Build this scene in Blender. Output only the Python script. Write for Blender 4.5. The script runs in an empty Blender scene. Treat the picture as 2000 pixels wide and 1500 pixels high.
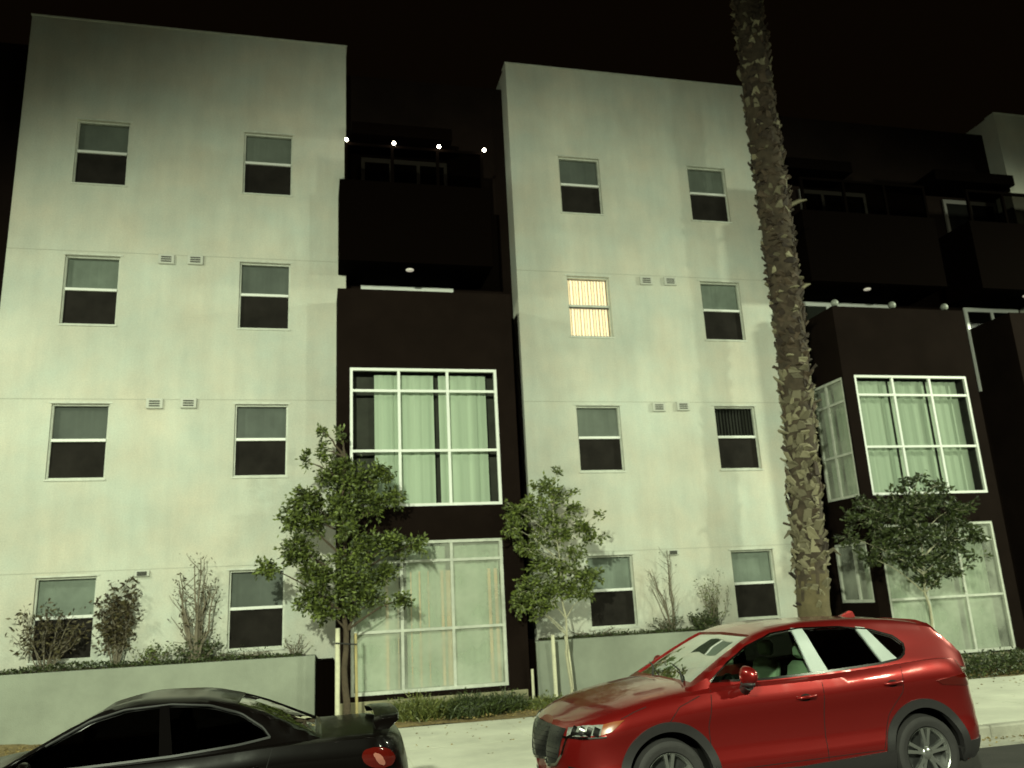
import bpy, bmesh, math, random
import numpy as np
from mathutils import Vector, Matrix
from mathutils.bvhtree import BVHTree
random.seed(7)
S = bpy.context.scene
COL = S.collection
R = math.radians
PI = math.pi

# ------------------------------------------------------------------ camera
cam = bpy.data.cameras.new('camera'); cam_ob = bpy.data.objects.new('camera', cam); COL.objects.link(cam_ob)
cam_ob.location = (4.650, -16.329, 1.670)
cam_ob.rotation_mode = 'XYZ'
cam_ob.rotation_euler = (R(104.5715), R(2.8699), R(-13.1658))
cam.sensor_fit = 'HORIZONTAL'; cam.sensor_width = 36.0; cam.lens = 1625.0 / 2000.0 * 36.0
cam.clip_end = 2000; cam.clip_start = 0.05
S.camera = cam_ob
cam.dof.use_dof = True; cam.dof.focus_distance = 5.0; cam.dof.aperture_fstop = 2.6      # handheld night shot, focus a little short of the facade

# ------------------------------------------------------------------ world, view
w = bpy.data.worlds.new('World'); S.world = w; w.use_nodes = True
bg = w.node_tree.nodes['Background']
bg.inputs[0].default_value = (0.50, 0.28, 0.12, 1); bg.inputs[1].default_value = 0.0046
S.view_settings.view_transform = 'Standard'; S.view_settings.look = 'None'
S.view_settings.exposure = 0.0; S.view_settings.gamma = 1.0
S.cycles.max_bounces = 6; S.cycles.transparent_max_bounces = 16
S.cycles.sample_clamp_indirect = 3.0

# ------------------------------------------------------------------ street lighting (sodium/LED lamps standing outside the frame)
def street_light(loc, aim, power, size, col, rad=0.16, blend=1.0):
    l = bpy.data.lights.new('street_light', 'SPOT'); o = bpy.data.objects.new('street_light', l); COL.objects.link(o)
    o.location = loc; o.rotation_euler = (Vector(aim) - Vector(loc)).to_track_quat('-Z', 'Y').to_euler()
    l.energy = power; l.spot_size = R(size); l.spot_blend = blend; l.color = col; l.shadow_soft_size = rad
    return o
LC = (0.90, 1.0, 0.71)
street_light((-6.5, -7.6, 11.0), (2.5, -1.0, -1.0), 4000, 112, LC, 0.5)
street_light((29.6, -7.6, 11.0), (17.0, -1.0, -1.0), 12500, 106, LC, 0.45)
street_light((-0.8, -24.0, 9.0), (9.8, 0.0, -3.0), 21000, 83, LC, 0.3)
street_light((22.0, -24.0, 9.0), (10.5, -2.0, -2.6), 6500, 80, LC, 0.5)

# ------------------------------------------------------------------ materials
def newmat(name):
    m = bpy.data.materials.new(name); m.use_nodes = True
    return m, m.node_tree.nodes, m.node_tree.links, m.node_tree.nodes['Principled BSDF']
def mat(name, col, rough=0.6, metal=0.0, coat=0.0, var=0.0, vscale=3.0, bump=0.0, bscale=60.0, emit=None, estr=0.0, spec=None, detail=6):
    m, N, L, b = newmat(name)
    b.inputs['Base Color'].default_value = (*col, 1); b.inputs['Roughness'].default_value = rough
    b.inputs['Metallic'].default_value = metal; b.inputs['Coat Weight'].default_value = coat
    b.inputs['Coat Roughness'].default_value = 0.04
    if spec is not None: b.inputs['Specular IOR Level'].default_value = spec
    if emit: b.inputs['Emission Color'].default_value = (*emit, 1); b.inputs['Emission Strength'].default_value = estr
    tc = N.new('ShaderNodeTexCoord')
    if var > 0:
        n = N.new('ShaderNodeTexNoise'); n.inputs['Scale'].default_value = vscale; n.inputs['Detail'].default_value = detail
        n.inputs['Roughness'].default_value = 0.62
        L.new(tc.outputs['Object'], n.inputs['Vector'])
        mr = N.new('ShaderNodeMapRange'); mr.inputs[1].default_value = 0.25; mr.inputs[2].default_value = 0.75
        mr.inputs[3].default_value = 1 - var; mr.inputs[4].default_value = 1 + var
        L.new(n.outputs['Fac'], mr.inputs[0])
        mx = N.new('ShaderNodeVectorMath'); mx.operation = 'SCALE'
        mx.inputs[0].default_value = col; L.new(mr.outputs[0], mx.inputs['Scale'])
        L.new(mx.outputs[0], b.inputs['Base Color'])
    if bump > 0:
        n2 = N.new('ShaderNodeTexNoise'); n2.inputs['Scale'].default_value = bscale; n2.inputs['Detail'].default_value = 4
        L.new(tc.outputs['Object'], n2.inputs['Vector'])
        bp = N.new('ShaderNodeBump'); bp.inputs['Strength'].default_value = bump; bp.inputs['Distance'].default_value = 0.02
        L.new(n2.outputs['Fac'], bp.inputs['Height']); L.new(bp.outputs[0], b.inputs['Normal'])
    return m

def stucco_mat():
    # pale sand-float stucco: broad stains, vertical rain streaks, patched areas and a fine grain
    m, N, L, b = newmat('pale_stucco')
    tc = N.new('ShaderNodeTexCoord')
    def noise(scale, sx=1, sz=1, det=5, ro=0.6):
        mp = N.new('ShaderNodeMapping'); mp.inputs['Scale'].default_value = (sx, 1, sz)
        L.new(tc.outputs['Object'], mp.inputs['Vector'])
        n = N.new('ShaderNodeTexNoise'); n.inputs['Scale'].default_value = scale; n.inputs['Detail'].default_value = det
        n.inputs['Roughness'].default_value = ro; L.new(mp.outputs[0], n.inputs['Vector']); return n
    n1 = noise(0.45); n2 = noise(2.2, 1.6, 0.28); n3 = noise(38, det=3, ro=0.8)
    def mrg(n, a, bb, lo=0.3, hi=0.7):
        r = N.new('ShaderNodeMapRange'); r.inputs[1].default_value = lo; r.inputs[2].default_value = hi
        r.inputs[3].default_value = a; r.inputs[4].default_value = bb; L.new(n.outputs['Fac'], r.inputs[0]); return r
    a = mrg(n1, 0.80, 1.07); c = mrg(n2, 0.93, 1.05); d = mrg(n3, 0.86, 1.14, 0.25, 0.75)
    m1 = N.new('ShaderNodeMath'); m1.operation = 'MULTIPLY'; L.new(a.outputs[0], m1.inputs[0]); L.new(c.outputs[0], m1.inputs[1])
    m2 = N.new('ShaderNodeMath'); m2.operation = 'MULTIPLY'; L.new(m1.outputs[0], m2.inputs[0]); L.new(d.outputs[0], m2.inputs[1])
    # hue drift between grey-green and buff
    n4 = noise(0.8); cr = N.new('ShaderNodeValToRGB'); L.new(n4.outputs['Fac'], cr.inputs[0])
    cr.color_ramp.elements[0].position = 0.35; cr.color_ramp.elements[0].color = (0.56, 0.60, 0.53, 1)
    cr.color_ramp.elements[1].position = 0.66; cr.color_ramp.elements[1].color = (0.63, 0.60, 0.50, 1)
    sc = N.new('ShaderNodeVectorMath'); sc.operation = 'SCALE'; L.new(cr.outputs[0], sc.inputs[0]); L.new(m2.outputs[0], sc.inputs['Scale'])
    L.new(sc.outputs[0], b.inputs['Base Color'])
    b.inputs['Roughness'].default_value = 0.92; b.inputs['Specular IOR Level'].default_value = 0.15
    bp = N.new('ShaderNodeBump'); bp.inputs['Strength'].default_value = 0.35; bp.inputs['Distance'].default_value = 0.01
    n5 = noise(90, det=3); L.new(n5.outputs['Fac'], bp.inputs['Height']); L.new(bp.outputs[0], b.inputs['Normal'])
    return m

def glass_mat(name, tint=(0.9, 0.95, 0.9), refl=1.0, rough=0.02):
    m = bpy.data.materials.new(name); m.use_nodes = True; N = m.node_tree.nodes; L = m.node_tree.links
    N.remove(N['Principled BSDF']); out = N['Material Output']
    t = N.new('ShaderNodeBsdfTransparent'); t.inputs[0].default_value = (*tint, 1)
    g = N.new('ShaderNodeBsdfGlossy'); g.inputs['Roughness'].default_value = rough; g.inputs[0].default_value = (1, 1, 1, 1)
    f = N.new('ShaderNodeFresnel'); f.inputs[0].default_value = 1.5
    mu = N.new('ShaderNodeMath'); mu.operation = 'MULTIPLY'; mu.inputs[1].default_value = refl; L.new(f.outputs[0], mu.inputs[0])
    mx = N.new('ShaderNodeMixShader'); L.new(mu.outputs[0], mx.inputs[0]); L.new(t.outputs[0], mx.inputs[1]); L.new(g.outputs[0], mx.inputs[2])
    L.new(mx.outputs[0], out.inputs['Surface'])
    return m

def hazy_glass():  # hazy reflections put in as a patchy pale film over the glass
    m = glass_mat('hazy_window_glass', (0.9, 0.93, 0.88), 0.5, 0.1); N = m.node_tree.nodes; L = m.node_tree.links; out = N['Material Output']
    prev = out.inputs['Surface'].links[0].from_socket; d = N.new('ShaderNodeBsdfDiffuse'); d.inputs[0].default_value = (0.62, 0.66, 0.55, 1)
    tc = N.new('ShaderNodeTexCoord'); n = N.new('ShaderNodeTexNoise'); n.inputs['Scale'].default_value = 1.7; n.inputs['Detail'].default_value = 5; L.new(tc.outputs['Object'], n.inputs['Vector'])
    mr = N.new('ShaderNodeMapRange'); mr.inputs[1].default_value = .3; mr.inputs[2].default_value = .7; mr.inputs[3].default_value = .18; mr.inputs[4].default_value = .55; L.new(n.outputs['Fac'], mr.inputs[0])
    mx = N.new('ShaderNodeMixShader'); L.new(mr.outputs[0], mx.inputs[0]); L.new(prev, mx.inputs[1]); L.new(d.outputs[0], mx.inputs[2]); L.new(mx.outputs[0], out.inputs['Surface'])
    return m
def fold_mat(name, c1, c2, scale, rough=0.85, transl=0.0):
    # hanging cloth: vertical bands mixed between two tones
    m, N, L, b = newmat(name)
    tc = N.new('ShaderNodeTexCoord'); mp = N.new('ShaderNodeMapping'); mp.inputs['Scale'].default_value = (scale, scale, 0.05)
    L.new(tc.outputs['Object'], mp.inputs['Vector'])
    n = N.new('ShaderNodeTexNoise'); n.inputs['Scale'].default_value = 1; n.inputs['Detail'].default_value = 3
    L.new(mp.outputs[0], n.inputs['Vector'])
    cr = N.new('ShaderNodeValToRGB'); cr.color_ramp.elements[0].color = (*c1, 1); cr.color_ramp.elements[1].color = (*c2, 1)
    cr.color_ramp.elements[0].position = 0.38; cr.color_ramp.elements[1].position = 0.62
    L.new(n.outputs['Fac'], cr.inputs[0]); L.new(cr.outputs[0], b.inputs['Base Color'])
    b.inputs['Roughness'].default_value = rough
    return m

def leaf_mat(name, c1, c2, rough=0.5):
    m, N, L, b = newmat(name)
    g = N.new('ShaderNodeNewGeometry'); cr = N.new('ShaderNodeValToRGB')
    L.new(g.outputs['Random Per Island'], cr.inputs[0])
    cr.color_ramp.elements[0].color = (*c1, 1); cr.color_ramp.elements[1].color = (*c2, 1)
    L.new(cr.outputs[0], b.inputs['Base Color']); b.inputs['Roughness'].default_value = rough
    return m

M = dict(
    stucco=stucco_mat(),
    dark=mat('dark_brown_stucco', (0.0098, 0.0062, 0.0050), 0.95, var=0.25, vscale=1.2, bump=0.3, bscale=80, spec=0.03),
    darker=mat('dark_brown_metal', (0.0022, 0.0012, 0.0008), 0.9, spec=0.01),
    retain=mat('painted_block_wall', (0.29, 0.315, 0.26), 0.9, var=0.18, vscale=1.3, bump=0.3, bscale=50, spec=0.2),
    base=mat('bay_concrete_base', (0.26, 0.24, 0.15), 0.9, var=0.3, vscale=3, bump=0.3, bscale=30),
    white=mat('white_vinyl', (0.78, 0.80, 0.76), 0.4),
    offwhite=mat('dirty_white_vinyl', (0.55, 0.57, 0.50), 0.5, var=0.2, vscale=8),
    dullglass=glass_mat('terrace_door_glass', (0.4, 0.4, 0.38), 0.004, 0.3), dimframe=mat('dimmed_white_frame', (0.10, 0.09, 0.08), 0.6),
    hazy=hazy_glass(),
    glass=glass_mat('window_glass', (0.92, 0.94, 0.91), 0.45, 0.08),
    blind=mat('grey_blind', (0.185, 0.205, 0.185), 0.8, var=0.18, vscale=2.0), blindb=mat('paler_grey_blind', (0.24, 0.275, 0.245), 0.8, var=0.22, vscale=2.4), blindc=mat('dim_grey_blind', (0.135, 0.15, 0.14), 0.8, var=0.2, vscale=2.0),
    screen=mat('insect_screen', (0.019, 0.0165, 0.0145), 0.9, var=0.35, vscale=3.0, spec=0.1),
    dimroom=mat('dim_living_room', (0.045, 0.045, 0.038), 0.9, var=0.4, vscale=2),
    room=mat('dark_room', (0.012, 0.010, 0.009), 0.9),
    curtain=fold_mat('pale_green_curtain', (0.38, 0.45, 0.36), (0.50, 0.58, 0.47), 5),
    curtain_trim=mat('cream_curtain_edge', (0.80, 0.58, 0.40), 0.8),
    vblind=fold_mat('dark_vertical_blind', (0.016, 0.016, 0.013), (0.034, 0.035, 0.028), 14),
    lampglass=mat('lamp_bulb', (1, 0.95, 0.8), 0.3, emit=(1.0, 0.93, 0.72), estr=42),
    globe=mat('frosted_globe', (0.30, 0.32, 0.28), 0.4),
    downlight=mat('ceiling_lamp_lens', (0.8, 0.8, 0.7), 0.4, emit=(1, 0.9, 0.7), estr=0.30),
    joint=mat('joint_shadow_gap', (0.42, 0.42, 0.36), 0.9),
    vent=mat('vent_cover', (0.52, 0.53, 0.47), 0.6),
    ventslot=mat('vent_slot', (0.06, 0.06, 0.05), 0.8),
    asphalt=mat('asphalt', (0.030, 0.027, 0.024), 0.9, var=0.35, vscale=2.5, bump=0.6, bscale=70),
    concrete=mat('sidewalk_concrete', (0.60, 0.60, 0.50), 0.9, var=0.22, vscale=1.1, bump=0.25, bscale=60),
    kerb=mat('kerb_concrete', (0.36, 0.35, 0.29), 0.9, var=0.3, vscale=3, bump=0.4, bscale=40),
    mulch=mat('wood_mulch', (0.20, 0.145, 0.06), 0.95, var=0.5, vscale=9, bump=1.0, bscale=26),
    soil=mat('planter_soil', (0.045, 0.032, 0.018), 0.95, var=0.4, vscale=9, bump=1.0, bscale=26),
    bark=mat('young_tree_bark', (0.075, 0.055, 0.035), 0.9, var=0.35, vscale=14, bump=0.6, bscale=40),
    twig=mat('bare_twig_bark', (0.17, 0.145, 0.105), 0.9, var=0.3, vscale=14),
    palebark=mat('pale_tree_bark', (0.42, 0.40, 0.28), 0.85, var=0.25, vscale=14, bump=0.3, bscale=40),
    stake=mat('pale_lodge_pole', (0.62, 0.60, 0.44), 0.8, var=0.15, vscale=9, bump=0.2, bscale=40),
    ystake=mat('weathered_lodge_pole', (0.40, 0.33, 0.15), 0.8, var=0.25, vscale=9, bump=0.2, bscale=40),
    tie=mat('rubber_tie', (0.02, 0.02, 0.02), 0.7),
    palmbark=mat('palm_bark', (0.062, 0.046, 0.030), 0.95, var=0.5, vscale=5, bump=0.8, bscale=14),
    palmbare=mat('palm_base_bark', (0.115, 0.092, 0.048), 0.95, var=0.3, vscale=6, bump=0.8, bscale=20),
    boot=leaf_mat('palm_leaf_base', (0.095, 0.080, 0.050), (0.29, 0.26, 0.165), 0.75),
    bootd=leaf_mat('dark_palm_leaf_base', (0.022, 0.013, 0.009), (0.085, 0.058, 0.036), 0.8),
    frond=leaf_mat('palm_frond', (0.03, 0.05, 0.015), (0.07, 0.09, 0.03)),
    leafA=leaf_mat('leaf_green', (0.018, 0.028, 0.006), (0.150, 0.190, 0.036)),
    leafB=leaf_mat('leaf_olive', (0.034, 0.050, 0.008), (0.165, 0.205, 0.040)),
    leafC=leaf_mat('leaf_dark', (0.014, 0.020, 0.006), (0.070, 0.095, 0.024)),
    leafR=leaf_mat('leaf_bronze', (0.026, 0.015, 0.009), (0.11, 0.095, 0.042)),
    grassl=leaf_mat('grass_blade', (0.045, 0.065, 0.012), (0.18, 0.19, 0.05)),
    litter=leaf_mat('dry_leaf', (0.10, 0.07, 0.02), (0.32, 0.24, 0.09), 0.9),
)
def emissive_blind():
    m, N, L, b = newmat('lit_vertical_blind')
    tc = N.new('ShaderNodeTexCoord'); wv = N.new('ShaderNodeTexWave'); wv.bands_direction = 'X'
    wv.inputs['Scale'].default_value = 2.9; wv.inputs['Distortion'].default_value = 0.6; wv.inputs['Detail'].default_value = 1
    L.new(tc.outputs['Object'], wv.inputs['Vector'])
    cr = N.new('ShaderNodeValToRGB'); cr.color_ramp.elements[0].color = (0.74, 0.58, 0.32, 1); cr.color_ramp.elements[1].color = (1.0, 0.90, 0.62, 1)
    L.new(wv.outputs['Fac'], cr.inputs[0]); L.new(cr.outputs[0], b.inputs['Emission Color']); b.inputs['Emission Strength'].default_value = 1.1
    b.inputs['Base Color'].default_value = (0.6, 0.5, 0.3, 1); return m
M['litblind'] = emissive_blind()

# ------------------------------------------------------------------ mesh helpers
def tag(o, label=None, cat=None, group=None, kind=None):
    if label: o['label'] = label
    if cat: o['category'] = cat
    if group: o['group'] = group
    if kind: o['kind'] = kind
    return o
def thing(name, label, cat, loc=(0, 0, 0), group=None):
    o = bpy.data.objects.new(name, None); COL.objects.link(o); o.location = loc; o.empty_display_size = 0.2
    return tag(o, label, cat, group)
def obj(name, bm, m, parent=None, smooth=None, label=None, recalc=True):
    if recalc: bmesh.ops.recalc_face_normals(bm, faces=bm.faces)
    me = bpy.data.meshes.new(name); bm.to_mesh(me); bm.free()
    for x in (m if isinstance(m, (list, tuple)) else [m]): me.materials.append(x)
    if smooth is not None:
        for p in me.polygons: p.use_smooth = True
        me.set_sharp_from_angle(angle=R(smooth))
    o = bpy.data.objects.new(name, me); COL.objects.link(o)
    if parent is not None:
        o.parent = parent
        pw = parent
        off = Vector((0, 0, 0))
        while pw is not None: off += pw.location; pw = pw.parent
        o.location = (0, 0, 0)
        me.transform(Matrix.Translation(-off))
    if label: o['label'] = label
    return o
def box(bm, x0, y0, z0, x1, y1, z1, mi=0, bev=0.0):
    v = [bm.verts.new((x, y, z)) for z in (z0, z1) for y in (y0, y1) for x in (x0, x1)]
    fs = []
    for q in ((0, 2, 3, 1), (4, 5, 7, 6), (0, 1, 5, 4), (2, 6, 7, 3), (0, 4, 6, 2), (1, 3, 7, 5)):
        f = bm.faces.new([v[i] for i in q]); f.material_index = mi; fs.append(f)
    if bev > 0:
        es = list({e for f in fs for e in f.edges})
        bmesh.ops.bevel(bm, geom=es, offset=bev, segments=1, affect='EDGES')
def quad(bm, a, b, c, d, mi=0):
    f = bm.faces.new([bm.verts.new(p) for p in (a, b, c, d)]); f.material_index = mi; return f
def tube(bm, pts, rads, n=8, mi=0, cap=True, jit=0.0):
    pts = [Vector(p) for p in pts]; rings = []
    ref = Vector((0.13, 0.91, 0.31)).normalized()
    for i, p in enumerate(pts):
        d = (pts[min(i + 1, len(pts) - 1)] - pts[max(i - 1, 0)]).normalized()
        a = d.cross(ref)
        if a.length < 1e-4: a = d.cross(Vector((1, 0, 0)))
        a.normalize(); b = d.cross(a)
        r = rads[i] if isinstance(rads, (list, tuple)) else rads
        rings.append([bm.verts.new(p + (a * math.cos(t) + b * math.sin(t)) * r * (1 + random.uniform(-jit, jit))) for t in [2 * PI * k / n for k in range(n)]])
    for i in range(len(rings) - 1):
        for k in range(n):
            f = bm.faces.new((rings[i][k], rings[i][(k + 1) % n], rings[i + 1][(k + 1) % n], rings[i + 1][k])); f.material_index = mi
    if cap:
        for r_ in (rings[0], rings[-1]):
            f = bm.faces.new(r_); f.material_index = mi
def ball(bm, c, r, sx=1, sy=1, sz=1, u=16, v=10, mi=0):
    g = bmesh.ops.create_uvsphere(bm, u_segments=u, v_segments=v, radius=r)
    for vv in g['verts']:
        vv.co = Vector((vv.co.x * sx + c[0], vv.co.y * sy + c[1], vv.co.z * sz + c[2]))
def wall_holes(bm, P, U, V, w_, h_, holes, depth, mi=0):
    """front skin of a wall with rectangular openings and their reveals (depth goes along U x V reversed)"""
    P, U, V = Vector(P), Vector(U), Vector(V); Nn = -U.cross(V)
    us = sorted({0.0, w_, *[a for h in holes for a in (h[0], h[2])]}); vs = sorted({0.0, h_, *[a for h in holes for a in (h[1], h[3])]})
    cache = {}
    def vt(a, b):
        k = (round(a, 5), round(b, 5))
        if k not in cache: cache[k] = bm.verts.new(P + U * a + V * b)
        return cache[k]
    for i in range(len(us) - 1):
        for j in range(len(vs) - 1):
            cu, cv = (us[i] + us[i + 1]) / 2, (vs[j] + vs[j + 1]) / 2
            if any(h[0] < cu < h[2] and h[1] < cv < h[3] for h in holes): continue
            f = bm.faces.new((vt(us[i], vs[j]), vt(us[i + 1], vs[j]), vt(us[i + 1], vs[j + 1]), vt(us[i], vs[j + 1]))); f.material_index = mi
    for h in holes:
        c = [(h[0], h[1]), (h[2], h[1]), (h[2], h[3]), (h[0], h[3])]
        for k in range(4):
            a, b = c[k], c[(k + 1) % 4]
            p, q = P + U * a[0] + V * a[1], P + U * b[0] + V * b[1]
            quad(bm, p, q, q + Nn * depth, p + Nn * depth, mi)

# ================================================================== GROUND
GZ, SZ = -0.36, -0.21
bm = bmesh.new(); quad(bm, (-400, -400, GZ), (400, -400, GZ), (400, 400, GZ), (-400, 400, GZ))
tag(obj('road', bm, M['asphalt']), kind='structure')
bm = bmesh.new()
x = -60.0
while x < 90:                                            # sidewalk slabs with tooled joints
    L_ = 1.83
    for (ya, yb) in ((-6.34, -4.2), (-4.19, -2.06)):
        box(bm, x + 0.006, ya, GZ - 0.1, x + L_ - 0.006, yb - 0.006, SZ)
    x += L_
box(bm, -60, -6.33, GZ - 0.1, 90, -2.08, SZ - 0.008)
tag(obj('sidewalk', bm, M['concrete']), kind='structure')
bm = bmesh.new()
x = -60.0
while x < 90:
    box(bm, x + 0.004, -6.52, GZ - 0.1, x + 3.05 - 0.004, -6.345, SZ + 0.003, bev=0.02); x += 3.05
box(bm, -60, -6.95, GZ - 0.05, 90, -6.52, GZ + 0.012)
tag(obj('kerb', bm, M['kerb']), kind='structure')
bm = bmesh.new()
nx, ny = 260, 12
G = {}
for i in range(nx + 1):
    for j in range(ny + 1):
        xx = -10 + i * 40 / nx; yy = -2.06 + j * 2.1 / ny
        zz = SZ + 0.01 + 0.035 * math.sin(j / ny * PI / 2) + random.uniform(-0.012, 0.014) + 0.02 * math.sin(xx * 2.3) * math.sin(yy * 3)
        if j == 0: yy += 0.05 * math.sin(xx * 3.1) + 0.03 * math.sin(xx * 7.7); zz = SZ + 0.006
        G[i, j] = bm.verts.new((xx, yy, zz))
for i in range(nx):
    for j in range(ny): bm.faces.new((G[i, j], G[i + 1, j], G[i + 1, j + 1], G[i, j + 1]))
tag(obj('planting_bed', bm, M['mulch'], smooth=50), kind='structure')

# ================================================================== APARTMENT BUILDING
B = thing('apartment_building', 'four storey apartment building at night, pale stucco wings between dark brown bays and balconies', 'building', (7, 0, -0.2))
WX = [0.0, 3.201, 10.058, 13.249]; WW = 0.982; WH = 1.398; ZT = [2.45, 5.576, 8.518, 11.45]
TOP = 13.76
def win_hole(x, zt, x0, z0): return (x - x0, zt - WH - z0, x + WW - x0, zt - z0)
ZB = -0.5
def wing(x0, x1, cols, label):
    bm = bmesh.new()
    wall_holes(bm, (x0, 0, ZB), (1, 0, 0), (0, 0, 1), x1 - x0, TOP - ZB, [win_hole(c, z, x0, ZB) for c in cols for z in ZT], 0.16)
    D = 9.0
    quad(bm, (x0, 0, ZB), (x0, D, ZB), (x0, D, TOP), (x0, 0, TOP)); quad(bm, (x1, 0, ZB), (x1, D, ZB), (x1, D, TOP), (x1, 0, TOP))
    quad(bm, (x0, 0, TOP), (x1, 0, TOP), (x1, 0.28, TOP), (x0, 0.28, TOP)); quad(bm, (x0, 0.28, TOP), (x1, 0.28, TOP), (x1, 0.28, TOP - 0.7), (x0, 0.28, TOP - 0.7))
    quad(bm, (x0, 0.28, TOP - 0.7), (x1, 0.28, TOP - 0.7), (x1, D, TOP - 0.7), (x0, D, TOP - 0.7)); quad(bm, (x0, D, ZB), (x1, D, ZB), (x1, D, TOP), (x0, D, TOP))
    bmesh.ops.remove_doubles(bm, verts=bm.verts, dist=0.0005)
    o = obj('wing_wall', bm, M['stucco'], B, label=label, recalc=False)
    # thin reveal joints level with the window heads, and a metal coping
    bm = bmesh.new()
    for z in (8.60, 5.66, 2.53):
        segs = [x0 + 0.002] + sorted([v for c in cols for v in (c - 0.02, c + WW + 0.02)]) + [x1 - 0.002]
        box(bm, x0 + 0.002, -0.004, z, x1 - 0.002, 0.02, z + 0.011)
    obj('wall_joint', bm, M['joint'], B)
    bm = bmesh.new(); box(bm, x0 - 0.02, -0.022, TOP + 0.002, x1 + 0.02, 0.30, TOP + 0.03)
    obj('parapet_coping', bm, M['offwhite'], B)
wing(-1.02, 5.29, WX[:2], 'pale stucco wing on the left with eight windows')
wing(8.93, 15.3, WX[2:], 'pale stucco wing in the middle of the photo')
wing(22.5, 29.0, [23.6, 27.0], 'pale stucco wing at the far right edge')

def window(x, zt, style='blind', tint=None, broken=False):
    z0, z1 = zt - WH, zt; x0, x1 = x, x + WW; zm = z0 + WH * 0.5
    bm = bmesh.new(); f = 0.032
    for a in ((x0, z0, x1, z0 + f), (x0, z1 - f, x1, z1), (x0, z0 + f, x0 + f, z1 - f), (x1 - f, z0 + f, x1, z1 - f)):
        box(bm, a[0] + 0.001, 0.06, a[1] + 0.001, a[2] - 0.001, 0.13, a[3] - 0.001)
    fr = obj('window', bm, M['offwhite'], B, label={'lit': 'warmly lit window with vertical blinds', 'vblind': 'window with dark vertical blinds'}.get(style))
    bm = bmesh.new(); box(bm, x0 + f, 0.035, zm - 0.008, x1 - f, 0.11, zm + 0.046, bev=0.004)
    obj('meeting_rail', bm, M['white'] if style != 'lit' else M['offwhite'], fr)
    bm = bmesh.new(); box(bm, x0 - 0.045, -0.012, z1 + 0.006, x1 + 0.045, 0.02, z1 + 0.036)
    obj('head_trim', bm, M['offwhite'], fr)
    bm = bmesh.new(); box(bm, x0 - 0.02, -0.018, z0 - 0.035, x1 + 0.02, 0.03, z0 - 0.002)
    obj('sill', bm, M['offwhite'], fr)
    ix0, ix1 = x0 + f, x1 - f
    bm = bmesh.new(); quad(bm, (ix0, 0.088, zm + 0.04), (ix1, 0.088, zm + 0.04), (ix1, 0.088, z1 - f), (ix0, 0.088, z1 - f))
    if style == 'lit': quad(bm, (ix0, 0.076, z0 + f), (ix1, 0.076, z0 + f), (ix1, 0.076, zm), (ix0, 0.076, zm))
    obj('pane', bm, M['glass'], fr)
    bm = bmesh.new(); quad(bm, (x0, 0.40, z0), (x1, 0.40, z0), (x1, 0.40, z1), (x0, 0.40, z1))
    for (xa, xb) in ((x0, x0), (x1, x1)): quad(bm, (xa, 0.161, z0), (xa, 0.40, z0), (xa, 0.40, z1), (xa, 0.161, z1))
    quad(bm, (x0, 0.161, z1), (x1, 0.161, z1), (x1, 0.40, z1), (x0, 0.40, z1)); quad(bm, (x0, 0.161, z0), (x1, 0.161, z0), (x1, 0.40, z0), (x0, 0.40, z0))
    obj('room_backing', bm, M['room'], fr)
    if style in ('blind', 'vblind'):
        bm = bmesh.new()
        n = 24 if style == 'blind' else 12
        zb_ = zm - 0.1 if style != 'blind' else random.choice((zm - 0.1, zm - 0.1, zm - 0.05, zm + 0.10)); wdt = (ix1 - ix0)
        for k in range(n):                        # slats of the blind, slightly turned
            xa = ix0 + wdt * k / n; xb = ix0 + wdt * (k + 1) / n; dy = random.uniform(0.0, 0.006) if style == 'blind' else 0.03
            quad(bm, (xa, 0.145, zb_), (xb + (0.004 if style == 'blind' else -0.012), 0.145 + dy, zb_), (xb + (0.004 if style == 'blind' else -0.012), 0.145 + dy, z1 - 0.03), (xa, 0.145, z1 - 0.03))
        obj('blind', bm, M[random.choice(('blind', 'blindb', 'blindc') if zt < 9 else ('blind', 'blindc'))] if style == 'blind' else M['vblind'], fr)
        if style == 'blind' or True:
            bm = bmesh.new(); quad(bm, (ix0, 0.078, z0 + f), (ix1, 0.078, z0 + f), (ix1, 0.078, zm - 0.008), (ix0, 0.078, zm - 0.008))
            obj('insect_screen', bm, M['screen'], fr)
    else:
        bm = bmesh.new(); n = 13
        for k in range(n):
            xa = ix0 + (ix1 - ix0) * k / n; xb = ix0 + (ix1 - ix0) * (k + 1) / n
            quad(bm, (xa, 0.15, z0 + 0.07), (xb - 0.004, 0.175, z0 + 0.07), (xb - 0.004, 0.175, z1 - 0.04), (xa, 0.15, z1 - 0.04))
        obj('blind', bm, M['litblind'], fr)
        bm = bmesh.new(); box(bm, ix0, 0.058, zm - 0.03, ix1, 0.1, zm - 0.008)
        obj('lower_sash_frame', bm, M['ventslot'], fr)
for ci, cx in enumerate(WX):
    for fi, z in enumerate(ZT):
        st = 'blind'
        if (ci, fi) == (2, 2): st = 'lit'
        if (ci, fi) == (3, 1): st = 'vblind'
        window(cx, z, st)
for cx in (23.6, 27.0):
    for z in ZT: window(cx, z)

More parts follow.
